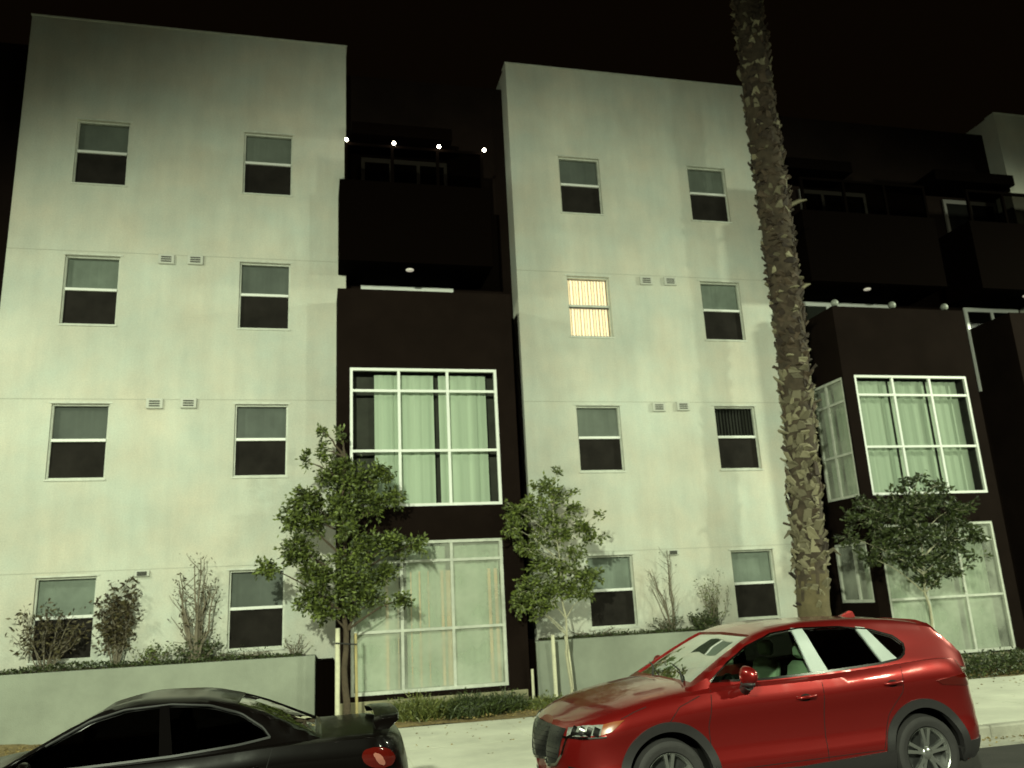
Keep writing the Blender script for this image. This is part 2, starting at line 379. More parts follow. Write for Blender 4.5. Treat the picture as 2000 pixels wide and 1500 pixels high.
# wall vents in pairs between the windows
def vent(x, z, slim=False):
    bm = bmesh.new(); w_, h_ = (0.15, 0.10) if not slim else (0.13, 0.055)
    box(bm, x - w_, -0.045, z - h_, x + w_, -0.001, z + h_, bev=0.012)
    v = obj('wall_vent', bm, M['vent'], B)
    bm = bmesh.new()
    for k in range(3):
        zz = z - h_ * 0.5 + k * h_ * 0.45
        box(bm, x - w_ * 0.62, -0.056, zz - 0.010, x + w_ * 0.62, -0.0455, zz + 0.012)
    obj('louvre', bm, M['ventslot'], v)
for x_, z_ in ((1.82, 8.50), (2.36, 8.51), (1.76, 5.58), (2.36, 5.59), (1.72, 2.46), (11.92, 8.47), (12.50, 8.48), (11.93, 5.55), (12.50, 5.57), (11.93, 2.46)):
    vent(x_, z_, z_ < 3)

# recessed dark brown walls with their terrace windows
def terrace_window(x0, x1, z0, z1, cols, y=0.5, cur=None):
    bm = bmesh.new(); f = 0.075; yy = y - 0.05
    box(bm, x0, yy, z1 - 0.11, x1, y - 0.002, z1); box(bm, x0, yy, z0, x1, y - 0.002, z0 + f)
    for k in range(cols + 1):
        xa = x0 + (x1 - x0 - f) * k / cols
        box(bm, xa, yy, z0 + f, xa + f, y - 0.002, z1 - 0.11)
    fr = obj('terrace_window', bm, M['white'] if z0 < 8 else M['dimframe'], B)  # upper floor frames: white darkened in the colour to look dimly lit
    bm = bmesh.new(); quad(bm, (x0 + f, yy + 0.02, z0 + f), (x1 - f, yy + 0.02, z0 + f), (x1 - f, yy + 0.02, z1 - 0.11), (x0 + f, yy + 0.02, z1 - 0.11))
    obj('pane', bm, M['dullglass'], fr)
    bm = bmesh.new(); quad(bm, (x0 + f, y - 0.006, z0 + f), (x1 - f, y - 0.006, z0 + f), (x1 - f, y - 0.006, z1 - 0.11), (x0 + f, y - 0.006, z1 - 0.11))
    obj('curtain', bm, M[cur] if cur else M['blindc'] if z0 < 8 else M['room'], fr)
for (xa, xb) in ((5.29, 8.93), (15.3, 22.5), (29.0, 33.0), (-7.0, -1.02)):
    bm = bmesh.new(); box(bm, xa + 0.002, 0.5, -0.5, xb - 0.002, 8.0, 13.40)
    obj('recessed_wall', bm, M['dark'], B)
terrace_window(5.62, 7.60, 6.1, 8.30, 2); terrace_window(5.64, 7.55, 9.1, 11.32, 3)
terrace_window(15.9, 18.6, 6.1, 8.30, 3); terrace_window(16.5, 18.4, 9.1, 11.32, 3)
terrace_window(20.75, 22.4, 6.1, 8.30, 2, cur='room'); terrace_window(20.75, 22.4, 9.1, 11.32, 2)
for (xa, xb) in ((5.40, 7.55), (15.75, 17.5), (19.9, 22.3)):         # flat canopies over the fourth floor doors
    bm = bmesh.new(); box(bm, xa, -0.35, 11.42, xb, 0.498, 11.70)
    obj('canopy', bm, M['darker'], B)

def big_window(P, U, w_, h_, cols, rows, frame='white', gap=None, trims=(), name='bay_window', cur='curtain', side=False):
    """gridded window; P lower left, U along the wall, outward normal = U x z rotated; cols/rows = fractions"""
    P, U = Vector(P), Vector(U); V = Vector((0, 0, 1)); Nn = U.cross(V)      # outward
    def cb(bm, u0, v0, u1, v1, d0, d1):
        c = [P + U * a + V * b + Nn * d for d in (d0, d1) for b in (v0, v1) for a in (u0, u1)]
        vs = [bm.verts.new(p) for p in c]
        for q in ((0, 2, 3, 1), (4, 5, 7, 6), (0, 1, 5, 4), (2, 6, 7, 3), (0, 4, 6, 2), (1, 3, 7, 5)): bm.faces.new([vs[i] for i in q])
    f = 0.055
    bm = bmesh.new()
    cb(bm, 0, 0, w_, f, -0.03, 0.035); cb(bm, 0, h_ - f, w_, h_, -0.03, 0.035)
    cb(bm, 0, f, f, h_ - f, -0.03, 0.035); cb(bm, w_ - f, f, w_, h_ - f, -0.03, 0.035)
    fr = obj(name, bm, M[frame], B)
    bm = bmesh.new()
    for c in cols: cb(bm, c * w_ - 0.026, f, c * w_ + 0.026, h_ - f, -0.03, 0.022)
    obj('mullion', bm, M[frame], fr)
    bm = bmesh.new()
    for r in rows or (0.03,): cb(bm, f, r * h_ - 0.024, w_ - f, r * h_ + 0.024, -0.028, 0.026)
    obj('transom', bm, M[frame], fr)
    bm = bmesh.new(); quad(bm, P + U * f + V * f - Nn * 0.01, P + U * (w_ - f) + V * f - Nn * 0.01, P + U * (w_ - f) + V * (h_ - f) - Nn * 0.01, P + U * f + V * (h_ - f) - Nn * 0.01)
    obj('pane', bm, M['hazy' if P.z < 1 or abs(U.y) > .5 else 'glass'], fr)
    # curtains in folds, a dark room behind the gaps
    bm = bmesh.new()
    spans = gap or [(0.02, 0.98)]
    for (a, b) in spans:
        n = max(6, int((b - a) * w_ * 24)); pv = None
        ph = random.random() * 6
        for k in range(n + 1):
            u = (a + (b - a) * k / n) * w_; d = -0.14 - 0.012 * math.sin(u * 34 + ph + 1.2 * math.sin(u * 7)) - 0.01 * math.sin(u * 61)
            p0 = bm.verts.new(P + U * u + V * 0.06 + Nn * d); p1 = bm.verts.new(P + U * u + V * (h_ - 0.10) + Nn * d)
            if pv: bm.faces.new((pv[0], p0, p1, pv[1]))
            pv = (p0, p1)
    obj('curtain', bm, M[cur], fr, smooth=60)
    if trims:
        bm = bmesh.new()
        for t in trims: cb(bm, t[0] * w_, t[2] if len(t) > 2 else 0.06, t[0] * w_ + t[1], h_ - 0.55, -0.112, -0.10)
        obj('curtain_edge', bm, M['curtain_trim'], fr)
    bm = bmesh.new()
    b_ = 0.30
    c4 = [(0, 0), (w_, 0), (w_, h_), (0, h_)]
    quad(bm, *[P + U * a + V * b - Nn * b_ for a, b in c4])
    for k in range(4):
        a, b = c4[k], c4[(k + 1) % 4]
        quad(bm, P + U * a[0] + V * a[1] - Nn * 0.05, P + U * b[0] + V * b[1] - Nn * 0.05, P + U * b[0] + V * b[1] - Nn * b_, P + U * a[0] + V * a[1] - Nn * b_)
    obj('room_backing', bm, M['dimroom'], fr)

def bay(x0, x1, up, lo, side=None, label=None):
    """up, lo = (x0,x1,z0,z1) of upper and lower window; front face at y=-0.8"""
    yf = -0.8; zt = 7.72; zb = -0.45
    bm = bmesh.new()
    wall_holes(bm, (x0, yf, zb), (1, 0, 0), (0, 0, 1), x1 - x0, zt - zb, [(w0 - x0, a - zb, w1 - x0, b - zb) for (w0, w1, a, b) in (up, lo)], 0.10)
    dy = 1.29
    if side: wall_holes(bm, (x0, yf + dy, zb), (0, -1, 0), (0, 0, 1), dy, zt - zb, [(yf + dy - s[1], s[2] - zb, yf + dy - s[0], s[3] - zb) for s in side], 0.10)
    else: quad(bm, (x0, yf + dy, zb), (x0, yf, zb), (x0, yf, zt), (x0, yf + dy, zt))
    quad(bm, (x1, yf, zb), (x1, yf + dy, zb), (x1, yf + dy, zt), (x1, yf, zt))
    # parapet with a cap, terrace floor inside
    quad(bm, (x0, yf, zt), (x1, yf, zt), (x1, yf + 0.14, zt), (x0, yf + 0.14, zt)); quad(bm, (x0, yf + .14, zt), (x0 + .14, yf + .14, zt), (x0 + .14, yf + dy, zt), (x0, yf + dy, zt))
    quad(bm, (x1 - .14, yf + .14, zt), (x1, yf + .14, zt), (x1, yf + dy, zt), (x1 - .14, yf + dy, zt))
    zf = zt - 1.05
    quad(bm, (x0 + .14, yf + .14, zt), (x1 - .14, yf + .14, zt), (x1 - .14, yf + .14, zf), (x0 + .14, yf + .14, zf))
    quad(bm, (x0 + .14, yf + .14, zt), (x0 + .14, yf + dy, zt), (x0 + .14, yf + dy, zf), (x0 + .14, yf + .14, zf)); quad(bm, (x1 - .14, yf + .14, zt), (x1 - .14, yf + dy, zt), (x1 - .14, yf + dy, zf), (x1 - .14, yf + .14, zf))
    quad(bm, (x0 + .14, yf + .14, zf), (x1 - .14, yf + .14, zf), (x1 - .14, yf + dy, zf), (x0 + .14, yf + dy, zf))
    bmesh.ops.remove_doubles(bm, verts=bm.verts, dist=0.0005)
    obj('bay', bm, M['dark'], B, label=label, recalc=False)
    bm = bmesh.new(); box(bm, x0 + 0.05, yf - 0.03, -0.45, x1 - 0.05, yf - 0.002, 0.10, bev=0.008)
    obj('bay_base', bm, M['base'], B)
bay(5.10, 8.55, (5.33, 8.19, 3.45, 6.12), (5.34, 8.15, 0.19, 2.82), label='two storey dark brown bay between the two pale wings')
bay(16.01, 19.49, (16.29, 19.23, 3.45, 6.12), (16.29, 19.18, 0.14, 2.83), [(-0.74, 0.42, 3.45, 6.08), (-0.70, 0.42, 1.25, 2.50)], 'two storey dark brown bay right of the palm')
bay(20.80, 24.65, (21.5, 24.4, 3.45, 6.12), (21.5, 24.4, 0.14, 2.83), label='two storey dark brown bay at the right edge')
WY = -0.8 + 0.045
big_window((5.33, WY, 3.45), (1, 0, 0), 2.86, 2.67, (0.325, 0.655), (0.395, 0.832), gap=[(0.165, 0.565), (0.60, 0.93)])
big_window((5.34, WY, 0.19), (1, 0, 0), 2.81, 2.63, (0.325, 0.655), (0.40, 0.86), frame='offwhite', gap=[(0.04, 0.30), (0.36, 0.62), (0.66, 0.98)],
           trims=((0.225, 0.05), (0.30, 0.018), (0.385, 0.02), (0.44, 0.03), (0.50, 0.015), (0.585, 0.05), (0.62, 0.09), (0.90, 0.055), (0.945, 0.06)))
big_window((16.29, WY, 3.45), (1, 0, 0), 2.94, 2.67, (0.333, 0.663), (0.395, 0.832), gap=[(0.05, 0.315), (0.335, 0.65), (0.665, 0.94)])
big_window((16.29, WY, 0.14), (1, 0, 0), 2.89, 2.69, (0.333, 0.663), (0.425, 0.86), frame='offwhite', gap=[(0.02, 0.62), (0.66, 0.92)])
big_window((21.5, WY, 3.45), (1, 0, 0), 2.9, 2.67, (0.333, 0.663), (0.395, 0.832)); big_window((21.5, WY, 0.14), (1, 0, 0), 2.9, 2.69, (0.333, 0.663), (0.425, 0.86))
big_window((16.01 + 0.045, 0.42, 3.45), (0, -1, 0), 1.16, 2.63, (0.42,), (0.36, 0.80), frame='offwhite', gap=[(0.04, 0.40), (0.46, 0.96)])
big_window((16.01 + 0.045, 0.42, 1.25), (0, -1, 0), 1.12, 1.25, (0.55,), (), frame='offwhite', gap=[(0.58, 0.96)])
# dark strip beside the bays where the bay flank meets the neighbouring wing
# balconies
def balcony(x0, x1, lamps):
    bm = bmesh.new(); yf = -0.8
    zb, zs, zt = 8.32, 9.0, 10.08
    box(bm, x0, yf, zb, x1, yf + 0.12, zt); box(bm, x0, yf + 0.121, zb, x0 + 0.12, 0.498, zt); box(bm, x1 - 0.12, yf + 0.121, zb, x1, 0.498, zt)
    box(bm, x0 + 0.121, yf + 0.121, zb + 0.003, x1 - 0.121, 0.497, zs)
    b = obj('balcony', bm, M['darker'], B)
    bm = bmesh.new()
    n = 3
    for k in range(n + 1):
        xp = x0 + 0.10 + (x1 - x0 - 0.26) * k / n
        box(bm, xp, yf + 0.03, zt + 0.001, xp + 0.06, yf + 0.09, zt + 0.80)
    box(bm, x0 + 0.10, yf + 0.025, zt + 0.801, x1 - 0.10, yf + 0.095, zt + 0.86)
    obj('screen_frame', bm, M['darker'], b)
    bm = bmesh.new(); quad(bm, (x0 + 0.1, yf + 0.06, zt), (x1 - 0.1, yf + 0.06, zt), (x1 - 0.1, yf + 0.06, zt + 0.8), (x0 + 0.1, yf + 0.06, zt + 0.8))
    obj('screen_glass', bm, M['smoke'], b)
    bm = bmesh.new(); ball(bm, ((x0 + x1) / 2 - 0.12, -0.45, zb - 0.012), 0.085, 1, 1, 0.35)
    obj('ceiling_lamp', bm, M['downlight'], b, smooth=60)
    for lx in lamps:
        bm = bmesh.new(); ball(bm, (lx, yf + 0.0, zt + 0.90), 0.034, u=12, v=8)
        l = obj('rail_lamp', bm, M['lampglass'], b, smooth=60)
        pl = bpy.data.lights.new('rail_lamp_light', 'POINT'); pl.energy = 2.2; pl.color = (1, .9, .68); pl.shadow_soft_size = .04
        po = bpy.data.objects.new('rail_lamp_light', pl); COL.objects.link(po); po.location = (lx, yf - 0.07, zt + 0.90)
        bm = bmesh.new(); tube(bm, [(lx, yf + 0.05, zt + 0.86), (lx, yf + 0.03, zt + 0.875)], 0.025)
        obj('lamp_socket', bm, M['darker'], l)
M['smoke'] = glass_mat('smoked_glass', (0.12, 0.11, 0.10), 0.25)
balcony(5.13, 8.22, (5.27, 6.24, 7.18, 8.15))
balcony(15.6, 19.2, ())
balcony(20.2, 23.6, ())
for lx in (16.14, 17.64, 19.06):                           # frosted cap lights on the terrace parapet of the right bay
    bm = bmesh.new(); ball(bm, (lx, -0.73, 7.72 + 0.10), 0.085, u=14, v=10)
    g_ = obj('terrace_lamp', bm, M['globe'], B, smooth=60)
    bm = bmesh.new(); tube(bm, [(lx, -0.73, 7.722), (lx, -0.73, 7.77)], 0.045); obj('lamp_base', bm, M['darker'], g_)
bm = bmesh.new(); ball(bm, (5.20, -0.74, 10.12), 0.028); obj('corner_ball', bm, M['globe'], B, smooth=60)  # small pale ball at the balcony corner

# ================================================================== FRONT PLANTERS
def planter(x0, x1, label):
    t = thing('planter_wall', label, 'wall', ((x0 + x1) / 2, -0.5, SZ), 'low planter walls in front of the pale wings')
    bm = bmesh.new(); box(bm, x0, -0.5, -0.45, x1, -0.32, 0.90, bev=0.012)
    box(bm, x0 + 0.001, -0.319, -0.45, x0 + 0.16, -0.003, 0.90); box(bm, x1 - 0.16, -0.319, -0.45, x1 - 0.001, -0.003, 0.90)
    obj('wall', bm, M['retain'], t)
    bm = bmesh.new(); n = int((x1 - x0) * 10); pv = None
    for k in range(n + 1):
        xx = x0 + 0.17 + (x1 - x0 - 0.34) * k / n
        r_ = [bm.verts.new((xx, -0.318 + 0.105 * j, 0.875 + random.uniform(-0.02, 0.03) + 0.05 * math.sin(j / 3 * PI))) for j in range(4)]
        if pv:
            for j in range(3): bm.faces.new((pv[j], r_[j], r_[j + 1], pv[j + 1]))
        pv = r_
    obj('soil', bm, M['soil'], t)
planter(-6.0, 4.74, 'long pale grey green planter wall behind the black sedan')
planter(8.74, 15.3, 'pale grey planter wall behind the red car, right of the central bay')
def endpost(x0, x1, z1, label):
    bm = bmesh.new(); box(bm, x0, -0.62, -0.4, x1, -0.06, z1, bev=0.01)
    box(bm, x0 + 0.015, -0.625, z1 + 0.001, x1 - 0.015, -0.07, z1 + 0.02)
    o = obj('dark_post_or_shade_block', bm, M['darker']); tag(o, label, 'post', 'dark post and shade block beside the central bay')  # plain dark post closing the end of the planter wall; the right one stands in for a shaded gap
endpost(4.765, 5.075, 0.80, 'dark narrow post left of the central bay at the planter wall end')
endpost(8.565, 8.73, 0.93, 'dark narrow post put in for the shaded gap right of the central bay at the planter wall end')  # the gap here is only unlit; its shade is built as a dark block

# ================================================================== VEGETATION
def leaf(bm, p, size, asp=0.45, mi=0, dirv=None, droop=0.0):
    d = dirv.copy() if dirv is not None else Vector((random.gauss(0, 1), random.gauss(0, 1), random.gauss(0, 0.8)))
    d.z -= droop
    if d.length < 1e-3: d = Vector((0, 0, 1))
    d.normalize(); s = d.cross(Vector((random.gauss(0, 1), random.gauss(0, 1), random.gauss(0, 1))))
    if s.length < 1e-3: return
    s.normalize(); n = d.cross(s)
    L_ = size * random.uniform(0.7, 1.3); W_ = L_ * asp
    a = bm.verts.new(p); b = bm.verts.new(p + d * L_ * 0.5 + s * W_ * 0.5 + n * L_ * 0.06); c = bm.verts.new(p + d * L_); e = bm.verts.new(p + d * L_ * 0.5 - s * W_ * 0.5 + n * L_ * 0.06)
    bm.faces.new((a, b, c)).material_index = mi; bm.faces.new((a, c, e)).material_index = mi
def limb(bm, a, b, r0, r1, n=6, wob=0.03, segs=5):
    a, b = Vector(a), Vector(b); pts = []; rs = []
    for k in range(segs + 1):
        t = k / segs; p = a.lerp(b, t); w_ = wob * math.sin(t * PI)
        pts.append(p + Vector((random.uniform(-w_, w_), random.uniform(-w_, w_), random.uniform(-w_, w_) * 0.5 + 0.06 * math.sin(t * PI) * (b - a).length))); rs.append(r0 + (r1 - r0) * t)
    tube(bm, pts, rs, n)
    return pts
def street_tree(base, fork, top, clumps, lm, label, bark='bark', tr=0.035, dens=1.0, lsize=0.085, name='young_street_tree'):
    """clumps: (x, y, z, r, n)"""
    t = thing(name, label, 'tree', base, 'young staked street trees')
    base, fork, top = Vector(base), Vector(fork), Vector(top)
    bm = bmesh.new()
    main = []
    for k in range(13):
        u = k / 12; p = base.lerp(fork, min(u * 2, 1)) if u < 0.5 else fork.lerp(top, (u - 0.5) * 2)
        main.append(p + Vector((0.025 * math.sin(k * 1.7), 0.02 * math.cos(k * 2.1), 0)))
    tube(bm, main, [tr * (1.15 - 0.85 * k / 12) for k in range(13)], 9, jit=0.05)
    for c in clumps:
        cp = Vector(c[:3]); st = min(main[4:], key=lambda q: abs(q.z - (cp.z - 0.45 * abs(cp.x - q.x) - 0.15)))
        limb(bm, st, cp, tr * 0.45, tr * 0.12)
    obj('trunk', bm, M[bark], t, smooth=60)
    bm = bmesh.new()
    for c in clumps:
        n = int(c[4] * dens); cp = Vector(c[:3]); r_ = c[3]; sx = c[5] if len(c) > 5 else 1.0; sz = c[6] if len(c) > 6 else 0.85
        nt = max(3, int(n * (1.9 if lm == 'leafC' else 1.65)) // 16)
        for q in range(nt):                     # leaves hang in sprays on short twigs
            o = Vector((random.gauss(0, 0.42) * sx, random.gauss(0, 0.42), random.gauss(0, 0.42) * sz))
            if o.length > 1.05: o *= 1.05 / o.length
            tip = cp + o * r_; st = cp + o * r_ * 0.45
            tube(bm, [st, tip], [0.005, 0.002], 3, mi=1, cap=False)
            dv = (tip - st).normalized() if (tip - st).length > 1e-4 else Vector((0, 0, 1))
            for m_ in range(16):
                u = random.random(); p = st.lerp(tip, 0.35 + 0.75 * u) + Vector((random.gauss(0, 1), random.gauss(0, 1), random.gauss(0, 1))) * 0.035
                leaf(bm, p, lsize, 0.48, dirv=dv * 0.6 + Vector((random.gauss(0, .7), random.gauss(0, .7), random.gauss(0, .5))))
    cr = obj('crown', bm, [M[lm], M[bark]], t, recalc=False)
    return t
TY = -1.25
# pixel measured positions at y=-1.25
c1 = [(4.55, -1.2, 3.55, .42, 620), (4.30, -1.2, 3.25, .32, 380), (4.35, -1.3, 2.75, .33, 330), (4.75, -1.2, 3.15, .35, 380), (4.95, -1.2, 3.95, .36, 330), (5.20, -1.25, 4.15, .34, 330),
      (4.82, -1.2, 4.45, .17, 90, .6, 1.5), (4.80, -1.2, 4.80, .10, 50, .6, 1.8), (4.50, -1.2, 4.25, .16, 70, .6, 1.5), (5.15, -1.2, 4.7, .15, 50, .6, 1.5),
      (5.45, -1.35, 3.85, .40, 480), (5.85, -1.4, 3.95, .36, 380), (5.75, -1.3, 3.45, .38, 420), (6.15, -1.3, 3.55, .30, 260), (5.15, -1.3, 3.45, .40, 560), (5.25, -1.4, 3.0, .35, 320),
      (4.55, -1.2, 2.62, .30, 170), (4.30, -1.2, 2.55, .16, 110), (6.05, -1.4, 2.75, .36, 380), (6.50, -1.4, 2.72, .22, 190), (5.65, -1.3, 2.75, .38, 360), (5.30, -1.4, 2.5, .38, 380),
      (4.80, -1.35, 2.20, .36, 380), (4.62, -1.3, 1.88, .33, 380), (4.88, -1.3, 1.68, .30, 340), (5.25, -1.4, 2.05, .38, 440), (5.60, -1.4, 2.10, .38, 400), (5.95, -1.4, 2.20, .30, 260),
      (6.25, -1.4, 1.80, .22, 190), (5.70, -1.3, 1.80, .30, 260), (5.25, -1.3, 1.68, .25, 210), (3.93, -1.2, 2.40, .20, 210, 1.2, .8), (4.62, -1.3, 2.35, .22, 150)]
c1 = [(5.2 + (q[0] - 5.2) * (.95 if q[0] > 4.1 else 1), *q[1:3], q[3] * .9, *q[4:]) for q in c1]
street_tree((5.24, -1.3, -0.2), (5.22, -1.3, 1.6), (5.2, -1.25, 4.3), c1, 'leafA', 'dark bushy young tree in front of the left edge of the central bay', tr=0.055)
c2 = [(8.95, -1.2, 3.62, .30, 260), (8.75, -1.2, 3.35, .26, 170), (9.20, -1.2, 3.45, .22, 120), (9.0, -1.2, 3.10, .32, 260), (8.40, -1.2, 3.25, .30, 290), (8.25, -1.2, 3.0, .26, 220), (9.45, -1.2, 3.30, .18, 100),
      (9.62, -1.2, 2.92, .26, 190), (9.85, -1.2, 2.72, .18, 110, 1.5, .7), (9.2, -1.2, 2.80, .30, 200), (8.75, -1.2, 2.65, .30, 190), (8.45, -1.2, 2.6, .30, 150), (9.45, -1.2, 2.45, .26, 130),
      (8.85, -1.2, 2.25, .32, 240), (9.25, -1.2, 2.15, .34, 280), (9.70, -1.2, 2.05, .28, 260), (9.60, -1.2, 1.75, .22, 150), (9.0, -1.2, 1.85, .30, 260), (8.60, -1.2, 1.85, .32, 320), (8.35, -1.2, 1.65, .28, 260),
      (8.70, -1.2, 1.50, .24, 170), (9.30, -1.2, 1.80, .24, 200), (9.18, -1.2, 4.02, .07, 16), (9.5, -1.2, 3.62, .10, 22), (10.0, -1.2, 3.15, .08, 10)]
street_tree((9.20, -1.15, -0.2), (9.17, -1.15, 1.6), (9.05, -1.2, 3.7), c2, 'leafB', 'small light green young tree with an open crown beside the red car hood', bark='palebark', tr=0.022, lsize=0.082)
c3 = [(15.0, -1.6, 2.55, .30, 90), (15.35, -1.6, 2.15, .30, 90), (17.95, -1.6, 2.5, .30, 100), (17.8, -1.6, 2.1, .28, 70), (15.3, -1.6, 3.2, .26, 60), (16.2, -1.6, 3.05, .62, 420), (16.8, -1.6, 3.15, .50, 420), (17.4, -1.6, 3.0, .48, 380), (15.6, -1.6, 2.85, .40, 260), (16.0, -1.6, 2.5, .48, 360), (16.6, -1.6, 2.55, .5, 400), (17.2, -1.6, 2.4, .45, 330),
      (17.6, -1.6, 2.65, .35, 200), (16.3, -1.6, 2.05, .42, 300), (16.9, -1.6, 1.95, .40, 280), (17.3, -1.6, 1.85, .25, 110), (16.6, -1.6, 1.65, .25, 130), (15.75, -1.6, 2.2, .3, 120), (16.9, -1.6, 3.75, .12, 40, .6, 1.6), (17.3, -1.6, 3.55, .28, 90),
      (16.55, -1.6, 3.6, .18, 60), (15.2, -1.6, 2.9, .2, 60)]
street_tree((16.55, -1.6, -0.2), (16.55, -1.6, 1.4), (16.7, -1.6, 3.5), c3, 'leafC', 'spreading dark young tree in front of the right hand bay windows', bark='palebark', tr=0.03, lsize=0.10)

def stake(x, y, z1, lean, m, label, r=0.032):
    bm = bmesh.new(); tube(bm, [(x, y, -0.3), (x + lean * 0.5, y, z1 * 0.5), (x + lean, y, z1)], [r, r, r * 0.95], 10)
    t = obj('tree_stake', bm, M[m], smooth=50); tag(t, label, 'stake', 'wooden tree stakes')
    return t
stake(5.10, -1.32, 1.36, 0.0, 'stake', 'pale thick stake left of the bushy tree trunk', 0.042)
stake(5.42, -1.32, 1.26, -0.02, 'ystake', 'weathered yellowish stake right of the bushy tree trunk', 0.024)
stake(8.56, -0.95, 0.45, 0.0, 'stake', 'short pale stake nearest the right hand shade block', 0.026)
stake(8.98, -0.95, 1.02, 0.0, 'stake', 'pale stake in front of the planter wall, middle of three', 0.036)
stake(9.31, -0.95, 1.0, -0.08, 'stake', 'pale leaning stake in front of the planter wall, nearest the red car', 0.032)
bm = bmesh.new(); tube(bm, [(5.06, -1.37, 1.12), (5.24, -1.38, 1.10), (5.42, -1.37, 1.08)], 0.012, 6)
tag(obj('rubber_tie', bm, M['tie']), 'black rubber tie joining the two stakes and the bushy tree trunk', 'tree tie')

def twig_shrub(x, y, z, h, spread, lm, nleaf, label, stems=9, lsz=0.07, name='shrub', m='twig', group='shrubs growing in the planters', thick=0.012):
    t = thing(name, label, 'shrub', (x, y, z), group)
    bm = bmesh.new(); bl = bmesh.new()
    for k in range(stems):
        a = random.uniform(-1, 1); tip = Vector((x + a * spread, y + random.uniform(-.1, .12), z + h * random.uniform(0.6, 1.0) * (1.0 - 0.25 * abs(a))))
        pts = limb(bm, (x + a * 0.05, y, z - 0.03), tip, thick, thick * 0.25, 5, wob=0.05)
        for q in range(4):
            s = pts[random.randint(1, 4)]; e = s + Vector((random.uniform(-.22, .22), random.uniform(-.06, .06), random.uniform(.05, .28))) * h * 0.8
            p2 = limb(bm, s, e, thick * 0.35, thick * 0.12, 4, wob=0.03, segs=3)
            for _ in range(int(nleaf / stems / 4)):
                u = random.choice(p2[1:] + pts[2:]); leaf(bl, u + Vector((random.gauss(0, .05), random.gauss(0, .04), random.gauss(0, .05))), lsz, 0.42)
    obj('stem', bm, M[m], t, smooth=60)
    if nleaf: obj('foliage', bl, M[lm], t, recalc=False)
    else: bl.free()
PY = -0.19
twig_shrub(0.32, PY, 0.9, 1.15, 0.55, 'leafR', 700, 'sparse dusky shrub in front of the lower left window', 11, 0.085)
twig_shrub(1.42, PY, 0.9, 1.55, 0.42, 'leafR', 1000, 'bronze leaved upright shrub right of the lower left window', 13, 0.10)
twig_shrub(2.70, PY, 0.9, 2.15, 0.38, 'leafR', 260, 'tall bare branching shrub between the two lower left windows', 9, 0.07, thick=0.028)
twig_shrub(2.75, PY, 0.9, 0.45, 0.40, 'leafC', 520, 'low dark clump at the foot of the tall bare shrub', 12, 0.07)
twig_shrub(1.95, PY, 0.9, 0.32, 0.35, 'leafA', 300, 'low green clump between the bronze and the bare shrub', 10, 0.06)
twig_shrub(3.45, PY, 0.9, 0.14, 0.55, 'leafC', 260, 'low creeping plant under the second lower window', 12, 0.05)
twig_shrub(4.40, PY, 0.9, 0.42, 0.25, 'leafA', 60, 'thin wispy sprigs at the right end of the left planter', 8, 0.05)
twig_shrub(11.72, PY, 0.9, 1.65, 0.50, 'leafC', 70, 'bare thorny shrub on the planter behind the red car hood', 9, 0.045, thick=0.016)
twig_shrub(11.55, PY, 0.9, 0.32, 0.45, 'leafC', 260, 'low grey green clump below the bare thorny shrub', 12, 0.05)
twig_shrub(12.65, PY, 0.9, 1.35, 0.45, 'leafA', 330, 'grey wispy shrub just left of the window beside the palm', 12, 0.05, thick=0.008)
twig_shrub(12.35, -0.3, 0.9, 0.42, 0.30, 'leafC', 900, 'compact dark shrub showing above the red car windshield', 14, 0.06)
twig_shrub(10.1, PY, 0.9, 0.20, 0.7, 'leafC', 60, 'dry creeping twigs on the right hand planter edge', 10, 0.04)

bm = bmesh.new()
for _ in range(9000):
    x_ = random.uniform(-5.8, 4.5) if random.random() < .72 else random.uniform(8.95, 15.1)
    hh = (0.06 + 0.05 * math.sin(x_ * 1.9) * math.sin(x_ * .7 + 1)) * (1 if x_ < 5 else .55) + .02
    leaf(bm, Vector((x_, random.uniform(-.42, -.03), .90 + random.uniform(0, hh))), 0.05, .5)
tag(obj('ground_cover', bm, M['leafC'], recalc=False), 'dark creeping ground cover along the top of the planter walls', 'ground cover', kind='stuff')

def grass_clump(x, y, r_, h, n, m, label, name='grass_clump', z=SZ + 0.02, asp=1.0):
    bm = bmesh.new()
    for _ in range(n):
        a = random.uniform(0, 2 * PI); q = r_ * math.sqrt(random.random()); p = Vector((x + q * math.cos(a) * asp, y + q * math.sin(a), z))
        d = Vector((random.gauss(0, .5), random.gauss(0, .5), 1)); d.normalize(); hh = h * random.uniform(.5, 1.1) * (1.1 - 0.5 * q / r_)
        s = d.cross(Vector((random.gauss(0, 1), random.gauss(0, 1), .1))).normalized() * random.uniform(.006, .014)
        m1 = p + d * hh * .55; tip = p + d * hh + Vector((d.x, d.y, -0.3)) * hh * .35
        a_, b_, c_, e_, f_ = [bm.verts.new(v) for v in (p - s, p + s, m1 + s, m1 - s, tip)]
        bm.faces.new((a_, b_, c_, e_)); bm.faces.new((e_, c_, f_))
        if random.random() < .6: leaf(bm, p + d * hh * random.uniform(.4, 1), 0.06, .5)
    o = obj(name, bm, M[m], recalc=False); tag(o, label, 'plant', 'low plants in the mulch bed'); return o
grass_clump(6.45, -1.35, 0.42, 0.52, 1100, 'grassl', 'bright green grassy plant in the mulch under the bay window left part', asp=1.4)
grass_clump(7.30, -1.45, 0.36, 0.50, 1200, 'leafC', 'dark green low plant in the mulch under the bay window middle', asp=1.5)
grass_clump(7.95, -1.30, 0.26, 0.46, 700, 'leafC', 'small dark plant under the right part of the bay window', asp=1.5)
grass_clump(5.75, -1.25, 0.25, 0.20, 260, 'grassl', 'short sparse plant beside the weathered stake', asp=1.5)
